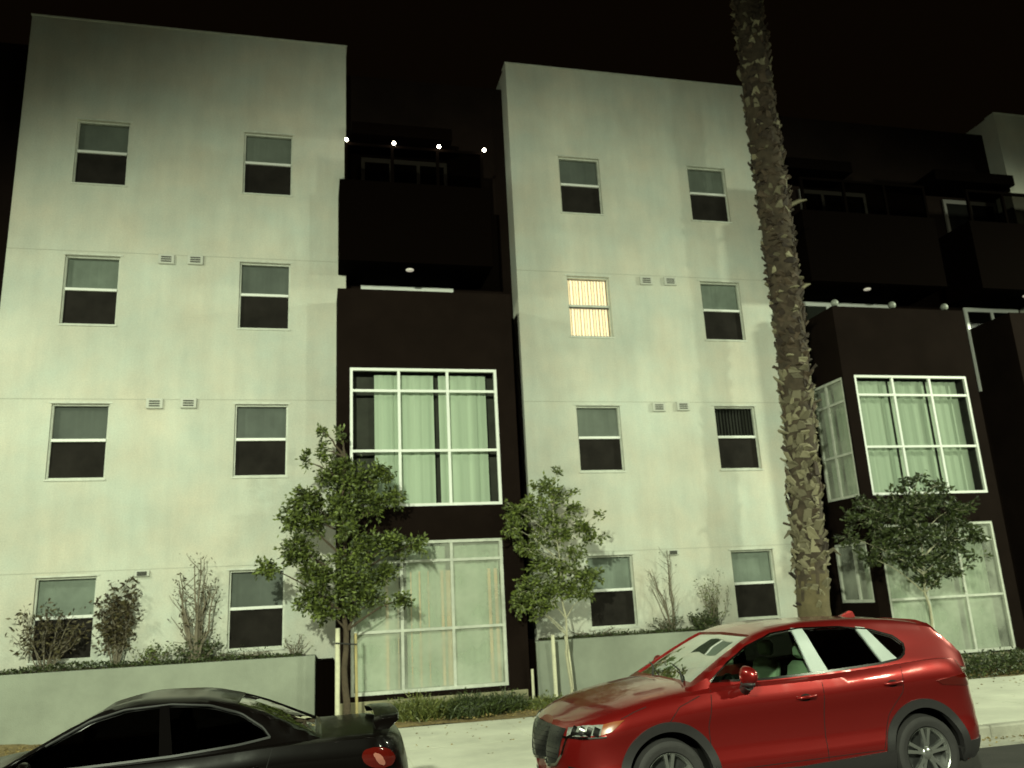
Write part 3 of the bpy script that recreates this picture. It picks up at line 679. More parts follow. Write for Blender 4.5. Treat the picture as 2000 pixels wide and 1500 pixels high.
grass_clump(8.75, -1.20, 0.45, 0.26, 700, 'grassl', 'yellow green grass around the short stakes', asp=1.5)
grass_clump(9.65, -1.15, 0.35, 0.28, 500, 'grassl', 'grass tuft at the planter wall beyond the stakes', asp=1.4)
bm = bmesh.new()
for _ in range(5200):
    x_ = random.uniform(-2, 20); y_ = random.uniform(-2.06, -0.82)
    leaf(bm, Vector((x_, y_, SZ + random.uniform(.03, .07))), 0.045, .5, dirv=Vector((random.gauss(0, 1), random.gauss(0, 1), random.gauss(0, .25))))
for _ in range(420):
    leaf(bm, Vector((random.uniform(0, 20), -2.1 - abs(random.gauss(0, 1.3)), SZ + 0.006)), 0.04, .5, dirv=Vector((random.gauss(0, 1), random.gauss(0, 1), 0.02)))
for _ in range(900):
    leaf(bm, Vector((random.uniform(0, 22), -6.55 - abs(random.gauss(0, .16)), GZ + 0.02)), 0.05, .5, dirv=Vector((random.gauss(0, 1), random.gauss(0, 1), 0.15)))
tag(obj('leaf_litter', bm, M['litter'], recalc=False), 'dry yellow brown litter scattered over the planting bed', 'litter', kind='stuff')

def hedge(x0, x1, y0, y1, z1, n, label):
    t = thing('hedge', label, 'hedge', ((x0 + x1) / 2, (y0 + y1) / 2, SZ))
    bm = bmesh.new()
    for _ in range(n):
        p = Vector((random.uniform(x0, x1), random.uniform(y0, y1), random.uniform(SZ, z1)))
        e = random.choice((0, 0, 1, 2))
        if e == 1: p.z = z1 + random.gauss(0, .04)
        if e == 2: p.y = y0 + random.gauss(0, .04)
        leaf(bm, p, 0.07, .5)
    obj('foliage', bm, M['leafC'], t, recalc=False)
    bm = bmesh.new()
    k = x0
    while k < x1:
        limb(bm, (k, (y0 + y1) / 2, SZ), (k + random.uniform(-.1, .1), random.uniform(y0, y1), z1 - .05), 0.012, 0.004, 5); k += 0.18
    obj('stem', bm, M['bark'], t)
hedge(14.9, 21.5, -2.0, -1.0, 0.12, 9000, 'low clipped green hedge under the right hand bay behind the red car tail')

# --- palm
P_ = thing('palm_tree', 'tall shaggy palm trunk covered in old leaf bases right of the middle wing', 'palm tree', (13.74, -2.0, SZ))
cl = [(-0.3, 13.76, .34), (0.6, 13.75, .30), (1.33, 13.75, .30), (2.25, 13.85, .31), (3.02, 13.87, .33), (4.0, 13.95, .32), (5.04, 14.0, .33), (7.2, 14.09, .345), (9.5, 14.11, .36), (11.95, 14.11, .365), (14.6, 14.16, .35), (16.5, 14.2, .36), (22.0, 14.25, .38)]
def palm_at(z):
    for a, b in zip(cl, cl[1:]):
        if a[0] <= z <= b[0]:
            t = (z - a[0]) / (b[0] - a[0]); return a[1] + (b[1] - a[1]) * t, a[2] + (b[2] - a[2]) * t
    return cl[-1][1], cl[-1][2]
bm = bmesh.new(); zs = np.arange(-0.3, 21.95, 0.12); pr = None
for z in zs:
    cx_, r_ = palm_at(z); r_ *= 0.86 if z > 1.9 else 0.98
    ring = [bm.verts.new((cx_ + math.cos(a) * r_ * random.uniform(.96, 1.04), -2.0 + math.sin(a) * r_ * random.uniform(.96, 1.04), z)) for a in [2 * PI * k / 26 for k in range(26)]]
    if pr:
        for k in range(26):
            f = bm.faces.new((pr[k], pr[(k + 1) % 26], ring[(k + 1) % 26], ring[k])); f.material_index = 1 if z < 1.45 + random.random() * .8 + .2 * math.sin(k * 1.3) else 0
    pr = ring
bm.faces.new(pr)
obj('trunk', bm, [M['palmbark'], M['palmbare']], P_, smooth=70)
bm = bmesh.new()
z = 0.95; ga = 0.0
while z < 21.8:
    cx_, r_ = palm_at(z); low = z < 5.8; ga += 2.399963 + random.uniform(-.5, .5); a = ga
    z += 0.0085 if low else 0.0095 if z < 15 else 0.03
    if z < 2.1 and random.random() > ((z - .8) / 1.3) ** 1.5: continue
    if math.sin(z * 5.1 + 2 * math.sin(a)) + math.sin(a * 2 + z * 2.3) > 1.25 and random.random() < .8: continue
    o = Vector((math.cos(a), math.sin(a), 0)); s = Vector((-o.y, o.x, 0))
    base = Vector((cx_, -2.0, z + random.uniform(-.06, .06))) + o * r_ * random.uniform(.74, .84)
    L_ = random.uniform(.09, .22) * (1.15 if low else .85); out = abs(random.gauss(.02, .022)) + .02
    if random.random() < (.13 if low else .035): out += random.uniform(.03, .10)
    w0 = random.uniform(.045, .105); w1 = w0 * random.uniform(.3, .85); up = Vector((0, 0, L_ * random.uniform(.2, 1.0))); tilt = s * random.uniform(-.09, .09)
    tip = base + o * out + up + tilt; th = o * .022 + Vector((0, 0, -.025)); j = lambda: Vector((random.gauss(0, .012), random.gauss(0, .012), random.gauss(0, .018)))
    A = [base - s * w0 + j(), base + s * w0 + j(), tip + s * w1 + j(), tip + o * random.uniform(-.01, .03) + up * random.uniform(0, .25), tip - s * w1 + j()]
    va = [bm.verts.new(p) for p in A]; vb = [bm.verts.new(p + th) for p in A]; mi_ = 0 if low and random.random() < .75 or random.random() < .16 else 1
    fs = [bm.faces.new(vb), bm.faces.new(va[::-1])] + [bm.faces.new((va[k], va[(k + 1) % 5], vb[(k + 1) % 5], vb[k])) for k in range(5)]
    for f in fs: f.material_index = mi_
for (zz, a, ln) in ((2.55, 3.3, .38), (1.95, 3.4, .30), (3.35, 3.6, .34), (9.45, -0.1, .40), (7.55, 0.2, .25), (2.2, 0.1, .3)):   # a few old stalks sticking out
    cx_, r_ = palm_at(zz); o = Vector((math.cos(a), -0.25, 0)); p = Vector((cx_, -2, zz)) + o * r_ * .8
    tube(bm, [p, p + o * ln * .6 + Vector((0, 0, .10)), p + o * ln + Vector((0, 0, -.02 if zz < 5 else .12))], [.05, .04, .012], 6)
obj('leaf_bases', bm, [M['boot'], M['bootd']], P_, recalc=True)
bm = bmesh.new()
for k in range(34):
    a = k * 2.399963; el = random.uniform(-.5, 1.2); L_ = random.uniform(2.4, 3.2); o = Vector((math.cos(a), math.sin(a), 0)); s = Vector((-o.y, o.x, 0))
    pts = []
    for q in range(9):
        t = q / 8; pts.append(Vector((14.25, -2, 21.9)) + o * L_ * t * math.cos(el * .8) + Vector((0, 0, L_ * (t * math.sin(el) - t * t * .55))))
    tube(bm, pts, [.03 - .003 * q for q in range(9)], 4)
    for q in range(1, 9):
        for m_ in range(5):
            p = pts[q - 1].lerp(pts[q], m_ / 5)
            for sg in (-1, 1): leaf(bm, p, .75 * (1 - .4 * q / 8), .06, dirv=s * sg + o * .6, droop=.25)
obj('fronds', bm, M['frond'], P_, recalc=False)
#CARS#
# ================================================================== CARS
def curve(pts):
    xs = [p[0] for p in pts]; ys = [p[1] for p in pts]; n = len(pts)
    d = [(ys[i + 1] - ys[i]) / (xs[i + 1] - xs[i]) for i in range(n - 1)]
    m_ = [d[0]] + [0 if d[i - 1] * d[i] <= 0 else 2 * d[i - 1] * d[i] / (d[i - 1] + d[i]) for i in range(1, n - 1)] + [d[-1]]
    def f(x):
        if x <= xs[0]: return ys[0]
        if x >= xs[-1]: return ys[-1]
        i = max(k for k in range(n - 1) if xs[k] <= x); h = xs[i + 1] - xs[i]; t = (x - xs[i]) / h
        return (2*t**3 - 3*t**2 + 1) * ys[i] + (t**3 - 2*t**2 + t) * h * m_[i] + (-2*t**3 + 3*t**2) * ys[i + 1] + (t**3 - t**2) * h * m_[i + 1]
    return f
def loft(sections):
    bm = bmesh.new(); rings = [[bm.verts.new(p) for p in s] for s in sections]; n = len(rings[0])
    for a, b in zip(rings, rings[1:]):
        for k in range(n): bm.faces.new((a[k], a[(k + 1) % n], b[(k + 1) % n], b[k]))
    bm.faces.new(rings[0]); bm.faces.new(rings[-1])
    bmesh.ops.recalc_face_normals(bm, faces=bm.faces); return bm
def smooth_section(ctrl, n=44):
    # ctrl: half section (y>=0) from bottom centre to top centre; returns the full closed ring
    P = [Vector((c[0], c[1])) for c in ctrl]; L_ = [0]
    for a, b in zip(P, P[1:]): L_.append(L_[-1] + max((b - a).length, 1e-5))
    fy = curve(list(zip(L_, [p.x for p in P]))); fz = curve(list(zip(L_, [p.y for p in P])))
    h = [(fy(L_[-1] * k / n), fz(L_[-1] * k / n)) for k in range(n + 1)]
    return h + [(-y, z) for y, z in h[-2:0:-1]]
def temp(bm, m=None):
    me = bpy.data.meshes.new('tmp'); bm.to_mesh(me); bm.free(); o = bpy.data.objects.new('tmp', me); COL.objects.link(o); return o
def boolean(o, cutters, op='DIFFERENCE'):
    for c in cutters:
        md = o.modifiers.new('b', 'BOOLEAN'); md.operation = op; md.object = c; md.solver = 'EXACT'
    dg = bpy.context.evaluated_depsgraph_get(); dg.update()
    me = bpy.data.meshes.new_from_object(o.evaluated_get(dg))
    bm = bmesh.new(); bm.from_mesh(me)
    bpy.data.meshes.remove(me)
    for c in cutters + [o]: bpy.data.objects.remove(c)
    return bm
def prism_y(poly, y0, y1):
    bm = bmesh.new(); a = [bm.verts.new((x, y0, z)) for x, z in poly]; b = [bm.verts.new((x, y1, z)) for x, z in poly]; n = len(poly)
    for k in range(n): bm.faces.new((a[k], a[(k + 1) % n], b[(k + 1) % n], b[k]))
    bm.faces.new(a); bm.faces.new(b); bmesh.ops.recalc_face_normals(bm, faces=bm.faces); return bm
def rounded(poly, r=0.03, n=4):
    out = []; N = len(poly)
    for i in range(N):
        p = Vector(poly[i]); a = Vector(poly[i - 1]); b = Vector(poly[(i + 1) % N])
        ra = min(r, (a - p).length * .4); rb = min(r, (b - p).length * .4); s = p + (a - p).normalized() * ra; e = p + (b - p).normalized() * rb
        for k in range(n + 1):
            t = k / n; out.append(((s * (1 - t) ** 2 + p * 2 * t * (1 - t) + e * t * t)[:]))
    return out

class Car:
    def __init__(s, root, X0, YC, prm):
        s.root = root; s.X0 = X0; s.YC = YC; s.p = prm; s.build()
    only = -1
    def both(s, name, m, fn, smooth=30, parent=None):
        r_ = []
        for sg in (-1, 1):
            s.only = sg; b_ = bmesh.new(); fn(b_); r_.append(s.put(name, b_, M[m], (parent[0] if sg < 0 else parent[1]) if isinstance(parent, list) else parent, smooth=smooth))
        s.only = -1; return r_
    def put(s, name, bm, m, parent=None, smooth=30, label=None, recalc=True):
        bmesh.ops.translate(bm, verts=bm.verts, vec=(s.X0, s.YC, GZ))
        return obj(name, bm, m, parent or s.root, smooth=smooth, label=label, recalc=recalc)
    def hit(s, bvh, o, d):
        r = bvh.ray_cast(Vector(o), Vector(d).normalized())
        if r[0] is None:
            r = bvh.find_nearest(Vector(o) + Vector(d).normalized() * 1.0)
        return r[0], r[1]
    def patch(s, bm, bvh, rows, mode, off=0.004, skirt=0.02, mirror=False, axis=None):
        """rows: grid of 2D points; mode 'side' -> (x,z) along y; 'cyl' -> (theta deg from -x, z) around axis (x0,0)"""
        for sg in ((s.only,) if mirror else (-1,)):
            g = []; gi = []
            for row in rows:
                a = []; b = []
                for q in row:
                    if mode == 'side': o, d = Vector((q[0], sg * 3.0, q[1])), Vector((0, -sg, 0))
                    elif mode == 'cyl':
                        th = R(q[0]); dr = Vector((-math.cos(th), sg * math.sin(th), 0)); o = Vector((axis, 0, q[1])) + dr * 4; d = -dr
                    elif mode == 'top': o, d = Vector((q[0], q[1] * -sg, 3)), Vector((0, 0, -1))
                    elif mode == 'front': o, d = Vector((-2, q[0] * -sg, q[1])), Vector((1, 0, 0))
                    elif mode == 'rear': o, d = Vector((8, q[0] * -sg, q[1])), Vector((-1, 0, 0))
                    h, n = s.hit(bvh, o, d)
                    if n.dot(d) > 0: n = -n
                    ww = off(q) if callable(off) else off
                    a.append(bm.verts.new(h + n * ww)); b.append(bm.verts.new(h - n * skirt))
                g.append(a); gi.append(b)
            H, W_ = len(g), len(g[0])
            for i in range(H - 1):
                for j in range(W_ - 1): bm.faces.new((g[i][j], g[i][j + 1], g[i + 1][j + 1], g[i + 1][j]))
            edge = [(0, j) for j in range(W_)] + [(i, W_ - 1) for i in range(1, H)] + [(H - 1, j) for j in range(W_ - 2, -1, -1)] + [(i, 0) for i in range(H - 2, 0, -1)]
            for k in range(len(edge)):
                a, b = edge[k], edge[(k + 1) % len(edge)]
                bm.faces.new((g[a[0]][a[1]], g[b[0]][b[1]], gi[b[0]][b[1]], gi[a[0]][a[1]]))
    def lerp_rows(s, bot, top, nu=14, nv=5):
        fb = s.poly(bot); ft = s.poly(top); rows = []
        for i in range(nv + 1):
            v = i / nv; row = []
            for j in range(nu + 1):
                a, b = fb(j / nu), ft(j / nu); row.append((a[0] + (b[0] - a[0]) * v, a[1] + (b[1] - a[1]) * v))
            rows.append(row)
        return rows
    def poly(s, pts):
        L_ = [0]
        for a, b in zip(pts, pts[1:]): L_.append(L_[-1] + math.hypot(b[0] - a[0], b[1] - a[1]))
        def f(t):
            t *= L_[-1]
            for i in range(len(pts) - 1):
                if t <= L_[i + 1] + 1e-9:
                    u = (t - L_[i]) / max(L_[i + 1] - L_[i], 1e-9); return (pts[i][0] + (pts[i + 1][0] - pts[i][0]) * u, pts[i][1] + (pts[i + 1][1] - pts[i][1]) * u)
            return pts[-1]
        return f
    def strip(s, bm, bvh, pts, w_=0.006, off=0.0015, mirror=True, mode='side', n=None, skirt=0.01, axis=None):
        f = s.poly(pts); n = n or max(6, len(pts) * 5); a = []; b = []
        for k in range(n + 1):
            t = k / n; p = Vector(f(t)); q = Vector(f(min(1, t + .01))) - Vector(f(max(0, t - .01))); 
            if mode == 'cyl': q.x *= 0.016
            q.normalize(); nn = Vector((-q.y, q.x)) * w_ / 2
            if mode == 'cyl': nn.x /= 0.016
            a.append((p + nn)[:]); b.append((p - nn)[:])
        s.patch(bm, bvh, [a, b], mode, off, skirt, mirror, axis)
    def build(s):
        p = s.p; L, hw = p['L'], p['hw']; zs, ztc = curve(p['shoulder']), curve(p['deck'])
        zr = curve([(0, p['zb'] + .05), (.35, p['zb'] + .0), (L * .5, p['zb'] - .01), (L - .4, p['zb'] + .02), (L, p['zb'] + .12)])
        def plan(x):
            f = max(0.0, (p['rf'] - x) / p['rf']); r_ = max(0.0, (x - (L - p['rr'])) / p['rr'])
            return (1 - (f * .985) ** p['nf']) ** (1 / p['nf']) * (1 - (r_ * .985) ** p['nr']) ** (1 / p['nr']) * (1 - 0.035 * max(0, (1.2 - x) / 1.2) - 0.03 * max(0, (x - L + 1.3) / 1.3))
        xs = sorted(set([round(v, 4) for v in list(np.linspace(0, .12, 9)) + list(np.linspace(.12, .7, 14)) + list(np.linspace(.7, L - .7, 46)) + list(np.linspace(L - .7, L - .12, 14)) + list(np.linspace(L - .12, L, 9))]))
        secs = []
        for x in xs:
            w_ = hw * plan(x); b, zm, zc = zr(x), zs(x), ztc(x); H = zm - b
            ctrl = [(0, b), (.80 * w_, b), (.93 * w_, b + .02), (.968 * w_, b + H * .14), (.982 * w_, b + H * .26), (.954 * w_, b + H * .44), (.960 * w_, b + H * .60), (.988 * w_, b + H * .75), (1.0 * w_, b + H * .81), (.985 * w_, b + H * .90), (.955 * w_, zm - .012), (.925 * w_, zm + (zc - zm) * .10), (.84 * w_, zm + (zc - zm) * .45), (.6 * w_, zm + (zc - zm) * .82), (.3 * w_, zm + (zc - zm) * .97), (0, zc)]
            ring = smooth_section(ctrl)
            out = []
            for y, z in ring:
                ff = max(0, 1 - x / p['nose_len']) ** 1.5; fr = max(0, 1 - (L - x) / p['tail_len']) ** 1.5
                out.append((x + p['nose'](z) * ff - p['tail'](z) * fr, y, z))
            secs.append(out)
        bm = loft(secs); s.bvh = BVHTree.FromBMesh(bm)
        body = temp(bm)
        # cabin
        ct = curve(p['roof']); cx0, cx1 = p['roof'][0][0], p['roof'][-1][0]
        zbelt = lambda x: zs(x) - .10
        wb = lambda x: hw * plan(x) * .925; wr = curve(p['roofw'])
        xs2 = list(np.linspace(cx0, cx0 + .9, 26)) + list(np.linspace(cx0 + .9, cx1 - .8, 26))[1:] + list(np.linspace(cx1 - .8, cx1, 22))[1:]
        def cab(sc=0.0):
            out = []
            for x in xs2:
                zt = ct(x) - sc; z0 = min(zbelt(x) - (0.25 if sc else 0), zt - .03); B_ = wb(x) - sc; T_ = wr(x) - sc
                hgt = max(zt - z0, .03); full = p['hfull']; k = min(1, hgt / full); T_ = B_ + (T_ - B_) * k
                e = min(.10, hgt * .33)
                ctrl = [(0, z0), (B_ * .96, z0), (B_, z0 + .02 * k), (B_ + (T_ - B_) * .52, z0 + (zt - e - z0) * .55), (T_, zt - e), (T_ - .035 * k, zt - e * .5), (T_ - .13, zt - e * .20), (T_ * .55, zt - .012 * k), (0, zt)]
                out.append([(x + (sc * .3 if x < 2 else -sc * .3), y, z) for y, z in smooth_section(ctrl, 30)])
            return loft(out)
        bc = cab(); s.cbvh = BVHTree.FromBMesh(bc)
        cabin = temp(bc); inner = temp(cab(0.045))
        cut = [inner, temp(prism_y(rounded(p['dlo'], .04), -3, 3))]
        # windshield and rear glass openings: wedges across the car
        for poly, yb, yt in (p['ws'], p['rg']):
            q = bmesh.new(); (xa, za), (xb, zb_) = poly; dn = Vector((-(zb_ - za), 0, xb - xa)).normalized() * .35
            if dn.z < 0: dn = -dn
            lo = [Vector((xa, -yb, za)), Vector((xa, yb, za)), Vector((xb, yt, zb_)), Vector((xb, -yt, zb_))]
            va = [q.verts.new(v + dn) for v in lo]; vb = [q.verts.new(v - dn * .8) for v in lo]
            for k in range(4): q.faces.new((va[k], va[(k + 1) % 4], vb[(k + 1) % 4], vb[k]))
            q.faces.new(va); q.faces.new(vb); bmesh.ops.recalc_face_normals(q, faces=q.faces); cut.append(temp(q))
        bcab = boolean(cabin, cut)
        cuts = []
        q = bmesh.new(); box(q, p['cav'][0], -hw * .82, .40, p['cav'][1], hw * .82, 2.2); bmesh.ops.recalc_face_normals(q, faces=q.faces); cuts.append(temp(q))
        for hx in p['hubs']:
            for sg in (-1, 1):
                q = bmesh.new(); n = 40
                r_ = p['arch']; a = [q.verts.new((hx + r_ * math.cos(2 * PI * k / n), sg * (hw - .30), p['wr'] + .02 + r_ * math.sin(2 * PI * k / n))) for k in range(n)]
                b = [q.verts.new((v.co.x, sg * (hw + .3), v.co.z)) for v in a]
                for k in range(n): q.faces.new((a[k], a[(k + 1) % n], b[(k + 1) % n], b[k]))
                q.faces.new(a); q.faces.new(b); bmesh.ops.recalc_face_normals(q, faces=q.faces); cuts.append(temp(q))
        bb = boolean(body, cuts)
        for f in bb.faces:
            c = f.calc_center_median(); n = f.normal
            inside = any(math.hypot(c.x - hx, c.z - p['wr'] - .02) < p['arch'] - .0005 + .01 and abs(c.y) > hw - .31 and (Vector((c.x - hx, 0, c.z - p['wr'] - .02)).normalized().dot(n) < -.7 or abs(abs(c.y) - (hw - .30)) < .003) for hx in p['hubs'])
            cav = p['cav'][0] - .002 < c.x < p['cav'][1] + .002 and abs(c.y) < hw * .82 + .002 and (abs(c.z - .40) < .01 or abs(abs(c.y) - hw * .82) < .003 or (min(abs(c.x - p['cav'][0]), abs(c.x - p['cav'][1])) < .003 and c.z > .4))
            f.material_index = 1 if inside or cav or c.z < p['zb'] + .03 else 0
        me = bpy.data.meshes.new('tmp'); bcab.to_mesh(me); bcab.free(); bb.from_mesh(me); bpy.data.meshes.remove(me)
        s.body = s.put('body', bb, [M[p['paint']], M['carblack']], smooth=32, recalc=False)
        # glass
        def pane(name, bot, top, bvh, mode='side', off=-.012, m='carglass', mirror=False, nu=14):
            if mirror: return s.both(name, m, lambda b: s.patch(b, bvh, s.lerp_rows(bot, top, nu, 6), mode, off, .004, True), 40)
            b_ = bmesh.new(); s.patch(b_, bvh, s.lerp_rows(bot, top, nu, 6), mode, off, 0.004 if off < 0 else .01); return s.put(name, b_, M[m], smooth=40)
        s.pane = pane
    def wheels(s, rim):
        p = s.p; hw = p['hw']
        for hx in p['hubs']:
            for sg in (-1, 1):
                yo = sg * (hw - .035)
                r_ = p['wr']; bm = bmesh.new(); n = 48
                prof = [(r_ * .66, -.20), (r_ * .80, -.215), (r_ * .95, -.20), (r_ - .006, -.17), (r_, -.11), (r_ - .006, -.05), (r_ * .95, -.012), (r_ * .87, .004), (r_ * .80, .0), (r_ * .70, -.01), (r_ * .665, -.03)]
                rings = []
                for k in range(n):
                    a = 2 * PI * k / n; rings.append([bm.verts.new((hx + q * math.cos(a), yo + sg * d, r_ + q * math.sin(a))) for q, d in prof])
                for k in range(n):
                    for j in range(len(prof) - 1): bm.faces.new((rings[k][j], rings[(k + 1) % n][j], rings[(k + 1) % n][j + 1], rings[k][j + 1]))
                wo = thing_empty('wheel', (s.X0 + hx, s.YC + yo, GZ + r_), s.root)
                s.put('tyre', bm, M['tyre'], wo, smooth=40)
                bm = bmesh.new(); rings = []
                prof = [(r_ * .66, -.20), (r_ * .60, -.15), (r_ * .60, -.05), (r_ * .655, -.022), (r_ * .672, -.012), (r_ * .65, -.018)]
                for k in range(n):
                    a = 2 * PI * k / n; rings.append([bm.verts.new((hx + q * math.cos(a), yo + sg * d, r_ + q * math.sin(a))) for q, d in prof])
                for k in range(n):
                    for j in range(len(prof) - 1): bm.faces.new((rings[k][j], rings[(k + 1) % n][j], rings[(k + 1) % n][j + 1], rings[k][j + 1]))
                def spoke(a, w0, w1):
                    d = Vector((math.cos(a), 0, math.sin(a))); t = Vector((-d.z, 0, d.x)); C_ = Vector((hx, yo, r_))
                    vs = []
                    for (rr, ww, yy) in ((.03, w0, -.045), (r_ * .35, w0 * .75, -.030), (r_ * .655, w1, -.022)):
                        for e in (-1, 1):
                            for th in (0, -.035): vs.append(bm.verts.new(C_ + d * rr + t * ww * e + Vector((0, sg * (yy + th), 0)) + (Vector((0, 0, 0)))))
                    for b in (0, 4):
                        for q in ((0, 4, 6, 2), (0, 1, 5, 4), (2, 6, 7, 3)): bm.faces.new([vs[b + i] for i in q])
                for k in range(5):
                    a = 2 * PI * k / 5 + .31
                    if rim == 'twin': spoke(a - .17, .020, .017); spoke(a + .17, .020, .017)
                    else: spoke(a, .05, .03)
                ball(bm, (hx, yo - sg * .045, r_), .062, 1, .45, 1, 20, 8)
                s.put('rim', bm, M['alloy'], wo, smooth=30)
                bm = bmesh.new(); g = bmesh.ops.create_circle(bm, cap_ends=True, segments=32, radius=r_ * .60)
                bmesh.ops.rotate(bm, verts=bm.verts, matrix=Matrix.Rotation(PI / 2, 3, 'X')); bmesh.ops.translate(bm, verts=bm.verts, vec=(hx, yo - sg * .12, r_))
                s.put('brake_disc', bm, M['brake'], wo)
def thing_empty(name, loc, parent):
    o = bpy.data.objects.new(name, None); COL.objects.link(o); o.parent = parent; o.location = Vector(loc) - parent.location; return o

M.update(carblack=mat('car_underbody_black', (0.008, 0.007, 0.007), 0.8, spec=0.2),
    cladding=mat('unpainted_plastic', (0.022, 0.020, 0.021), 0.55, var=0.1, vscale=30),
    carglass=glass_mat('car_glass', (0.50, 0.62, 0.52), 0.75, 0.01), tinted=glass_mat('tinted_glass', (0.05, 0.045, 0.045), 0.7, 0.01),
    tyre=mat('tyre_rubber', (0.028, 0.026, 0.026), 0.75, var=0.2, vscale=12), alloy=mat('alloy_wheel', (0.62, 0.63, 0.60), 0.22, metal=0.9),
    brake=mat('dark_brake_disc', (0.05, 0.05, 0.05), 0.5, metal=0.6), chrome=mat('chrome', (0.75, 0.76, 0.72), 0.12, metal=1.0),
    satin=mat('black_pillar_reflection', (0.40, 0.45, 0.42), 0.35, var=0.08, vscale=6), grille=mat('gloss_black_grille', (0.012, 0.012, 0.012), 0.25),  # satin: gloss black pillar trim, its bright reflection put into the colour
    amber=mat('amber_marker', (0.25, 0.07, 0.02), 0.25, coat=0.6), lens=mat('clear_lamp_lens', (0.50, 0.52, 0.48), 0.10, metal=0.55, var=0.6, vscale=22, detail=2),
    redlens=mat('red_tail_lens', (0.085, 0.005, 0.003), 0.12, coat=1.0), seat=mat('pale_seat_cloth', (0.45, 0.50, 0.40), 0.8, var=0.1),
    dash=mat('dashboard', (0.012, 0.012, 0.011), 0.6), seam=mat('panel_gap', (0.004, 0.003, 0.003), 0.9), plate=mat('number_plate_blank', (0.5, 0.5, 0.48), 0.5))
def paint(name, col, flake):
    m, N, L, b = newmat(name); tc = N.new('ShaderNodeTexCoord'); n = N.new('ShaderNodeTexNoise'); n.inputs['Scale'].default_value = 900; n.inputs['Detail'].default_value = 1
    L.new(tc.outputs['Object'], n.inputs['Vector']); cr = N.new('ShaderNodeValToRGB'); cr.color_ramp.elements[0].color = (*[c * .75 for c in col], 1); cr.color_ramp.elements[1].color = (*[min(1, c * 1.35) for c in col], 1)
    L.new(n.outputs['Fac'], cr.inputs[0]); L.new(cr.outputs[0], b.inputs['Base Color'])
    b.inputs['Metallic'].default_value = flake; b.inputs['Roughness'].default_value = 0.36; b.inputs['Coat Weight'].default_value = 1.0; b.inputs['Coat Roughness'].default_value = 0.05
    # faint dust film and orange peel
    n2 = N.new('ShaderNodeTexNoise'); n2.inputs['Scale'].default_value = 7; n2.inputs['Detail'].default_value = 8; L.new(tc.outputs['Object'], n2.inputs['Vector'])
    mr = N.new('ShaderNodeMapRange'); mr.inputs[1].default_value = .3; mr.inputs[2].default_value = .7; mr.inputs[3].default_value = .03; mr.inputs[4].default_value = .16; L.new(n2.outputs['Fac'], mr.inputs[0]); L.new(mr.outputs[0], b.inputs['Coat Roughness'])
    return m
M['redpaint'] = paint('crystal_red_paint', (0.23, 0.008, 0.007), 0.60)
M['blackpaint'] = paint('black_paint', (0.0025, 0.0018, 0.0016), 0.0)
for n_ in M['blackpaint'].node_tree.nodes:
    if n_.type == 'BSDF_PRINCIPLED': n_.inputs['Specular IOR Level'].default_value = 0.05; n_.inputs['Coat Weight'].default_value = 0.35
M['blacktrim'] = mat('black_pillar_trim', (0.0015, 0.001, 0.001), 0.7, spec=0.02)

def symc(pts):
    return [(-a, z) for a, z in pts[::-1] if a > 0.5] + [(a, z) for a, z in pts]
# ---- red SUV; x from nose to tail, z from the road
suv = thing('parked_suv', 'red compact suv with pale reflections coloured into its window pillars parked at the kerb, facing left', 'car', (6.88 + 2.3, -7.73, GZ), 'cars parked along the kerb')
dlo = [(1.50, 1.18), (2.05, 1.165), (2.66, 1.185), (3.36, 1.225), (3.62, 1.255), (3.72, 1.315), (3.74, 1.40), (3.66, 1.475), (3.40, 1.555), (3.05, 1.598), (2.60, 1.608), (2.28, 1.575), (1.98, 1.47), (1.72, 1.33)]
SU = Car(suv, 6.88, -7.73, dict(L=4.62, hw=.925, zb=.22, rf=.62, rr=.50, nf=2.5, nr=2.8, nose_len=.9, tail_len=.7,
    nose=curve([(.2, .10), (.45, .015), (.62, .0), (.82, .05), (.95, .16), (1.1, .22)]), tail=curve([(.2, .12), (.45, .02), (.7, .0), (.95, .06), (1.15, .16), (1.3, .24)]),
    shoulder=[(0, .84), (.3, .92), (.7, .99), (1.2, 1.075), (1.8, 1.13), (2.6, 1.155), (3.4, 1.20), (4.0, 1.235), (4.4, 1.21), (4.62, 1.13)],
    deck=[(0, .90), (.25, 1.00), (.6, 1.075), (1.0, 1.14), (1.30, 1.175), (1.8, 1.18), (2.6, 1.18), (3.6, 1.21), (4.2, 1.25), (4.62, 1.15)],
    roof=[(1.18, 1.10), (1.30, 1.165), (1.60, 1.345), (1.90, 1.505), (2.10, 1.595), (2.35, 1.655), (2.75, 1.688), (3.2, 1.690), (3.6, 1.672), (3.95, 1.632), (4.15, 1.585), (4.32, 1.44), (4.45, 1.28), (4.54, 1.15)],
    roofw=[(1.18, .80), (1.9, .70), (2.6, .685), (3.4, .67), (4.1, .63), (4.55, .66)], hfull=.55, dlo=dlo,
    ws=(((1.34, 1.19), (2.08, 1.588)), .70, .585), rg=(((4.47, 1.25), (4.24, 1.52)), .60, .50), cav=(1.42, 4.30), hubs=(.99, 3.735), arch=.425, wr=.36, paint='redpaint'))
s_ = SU
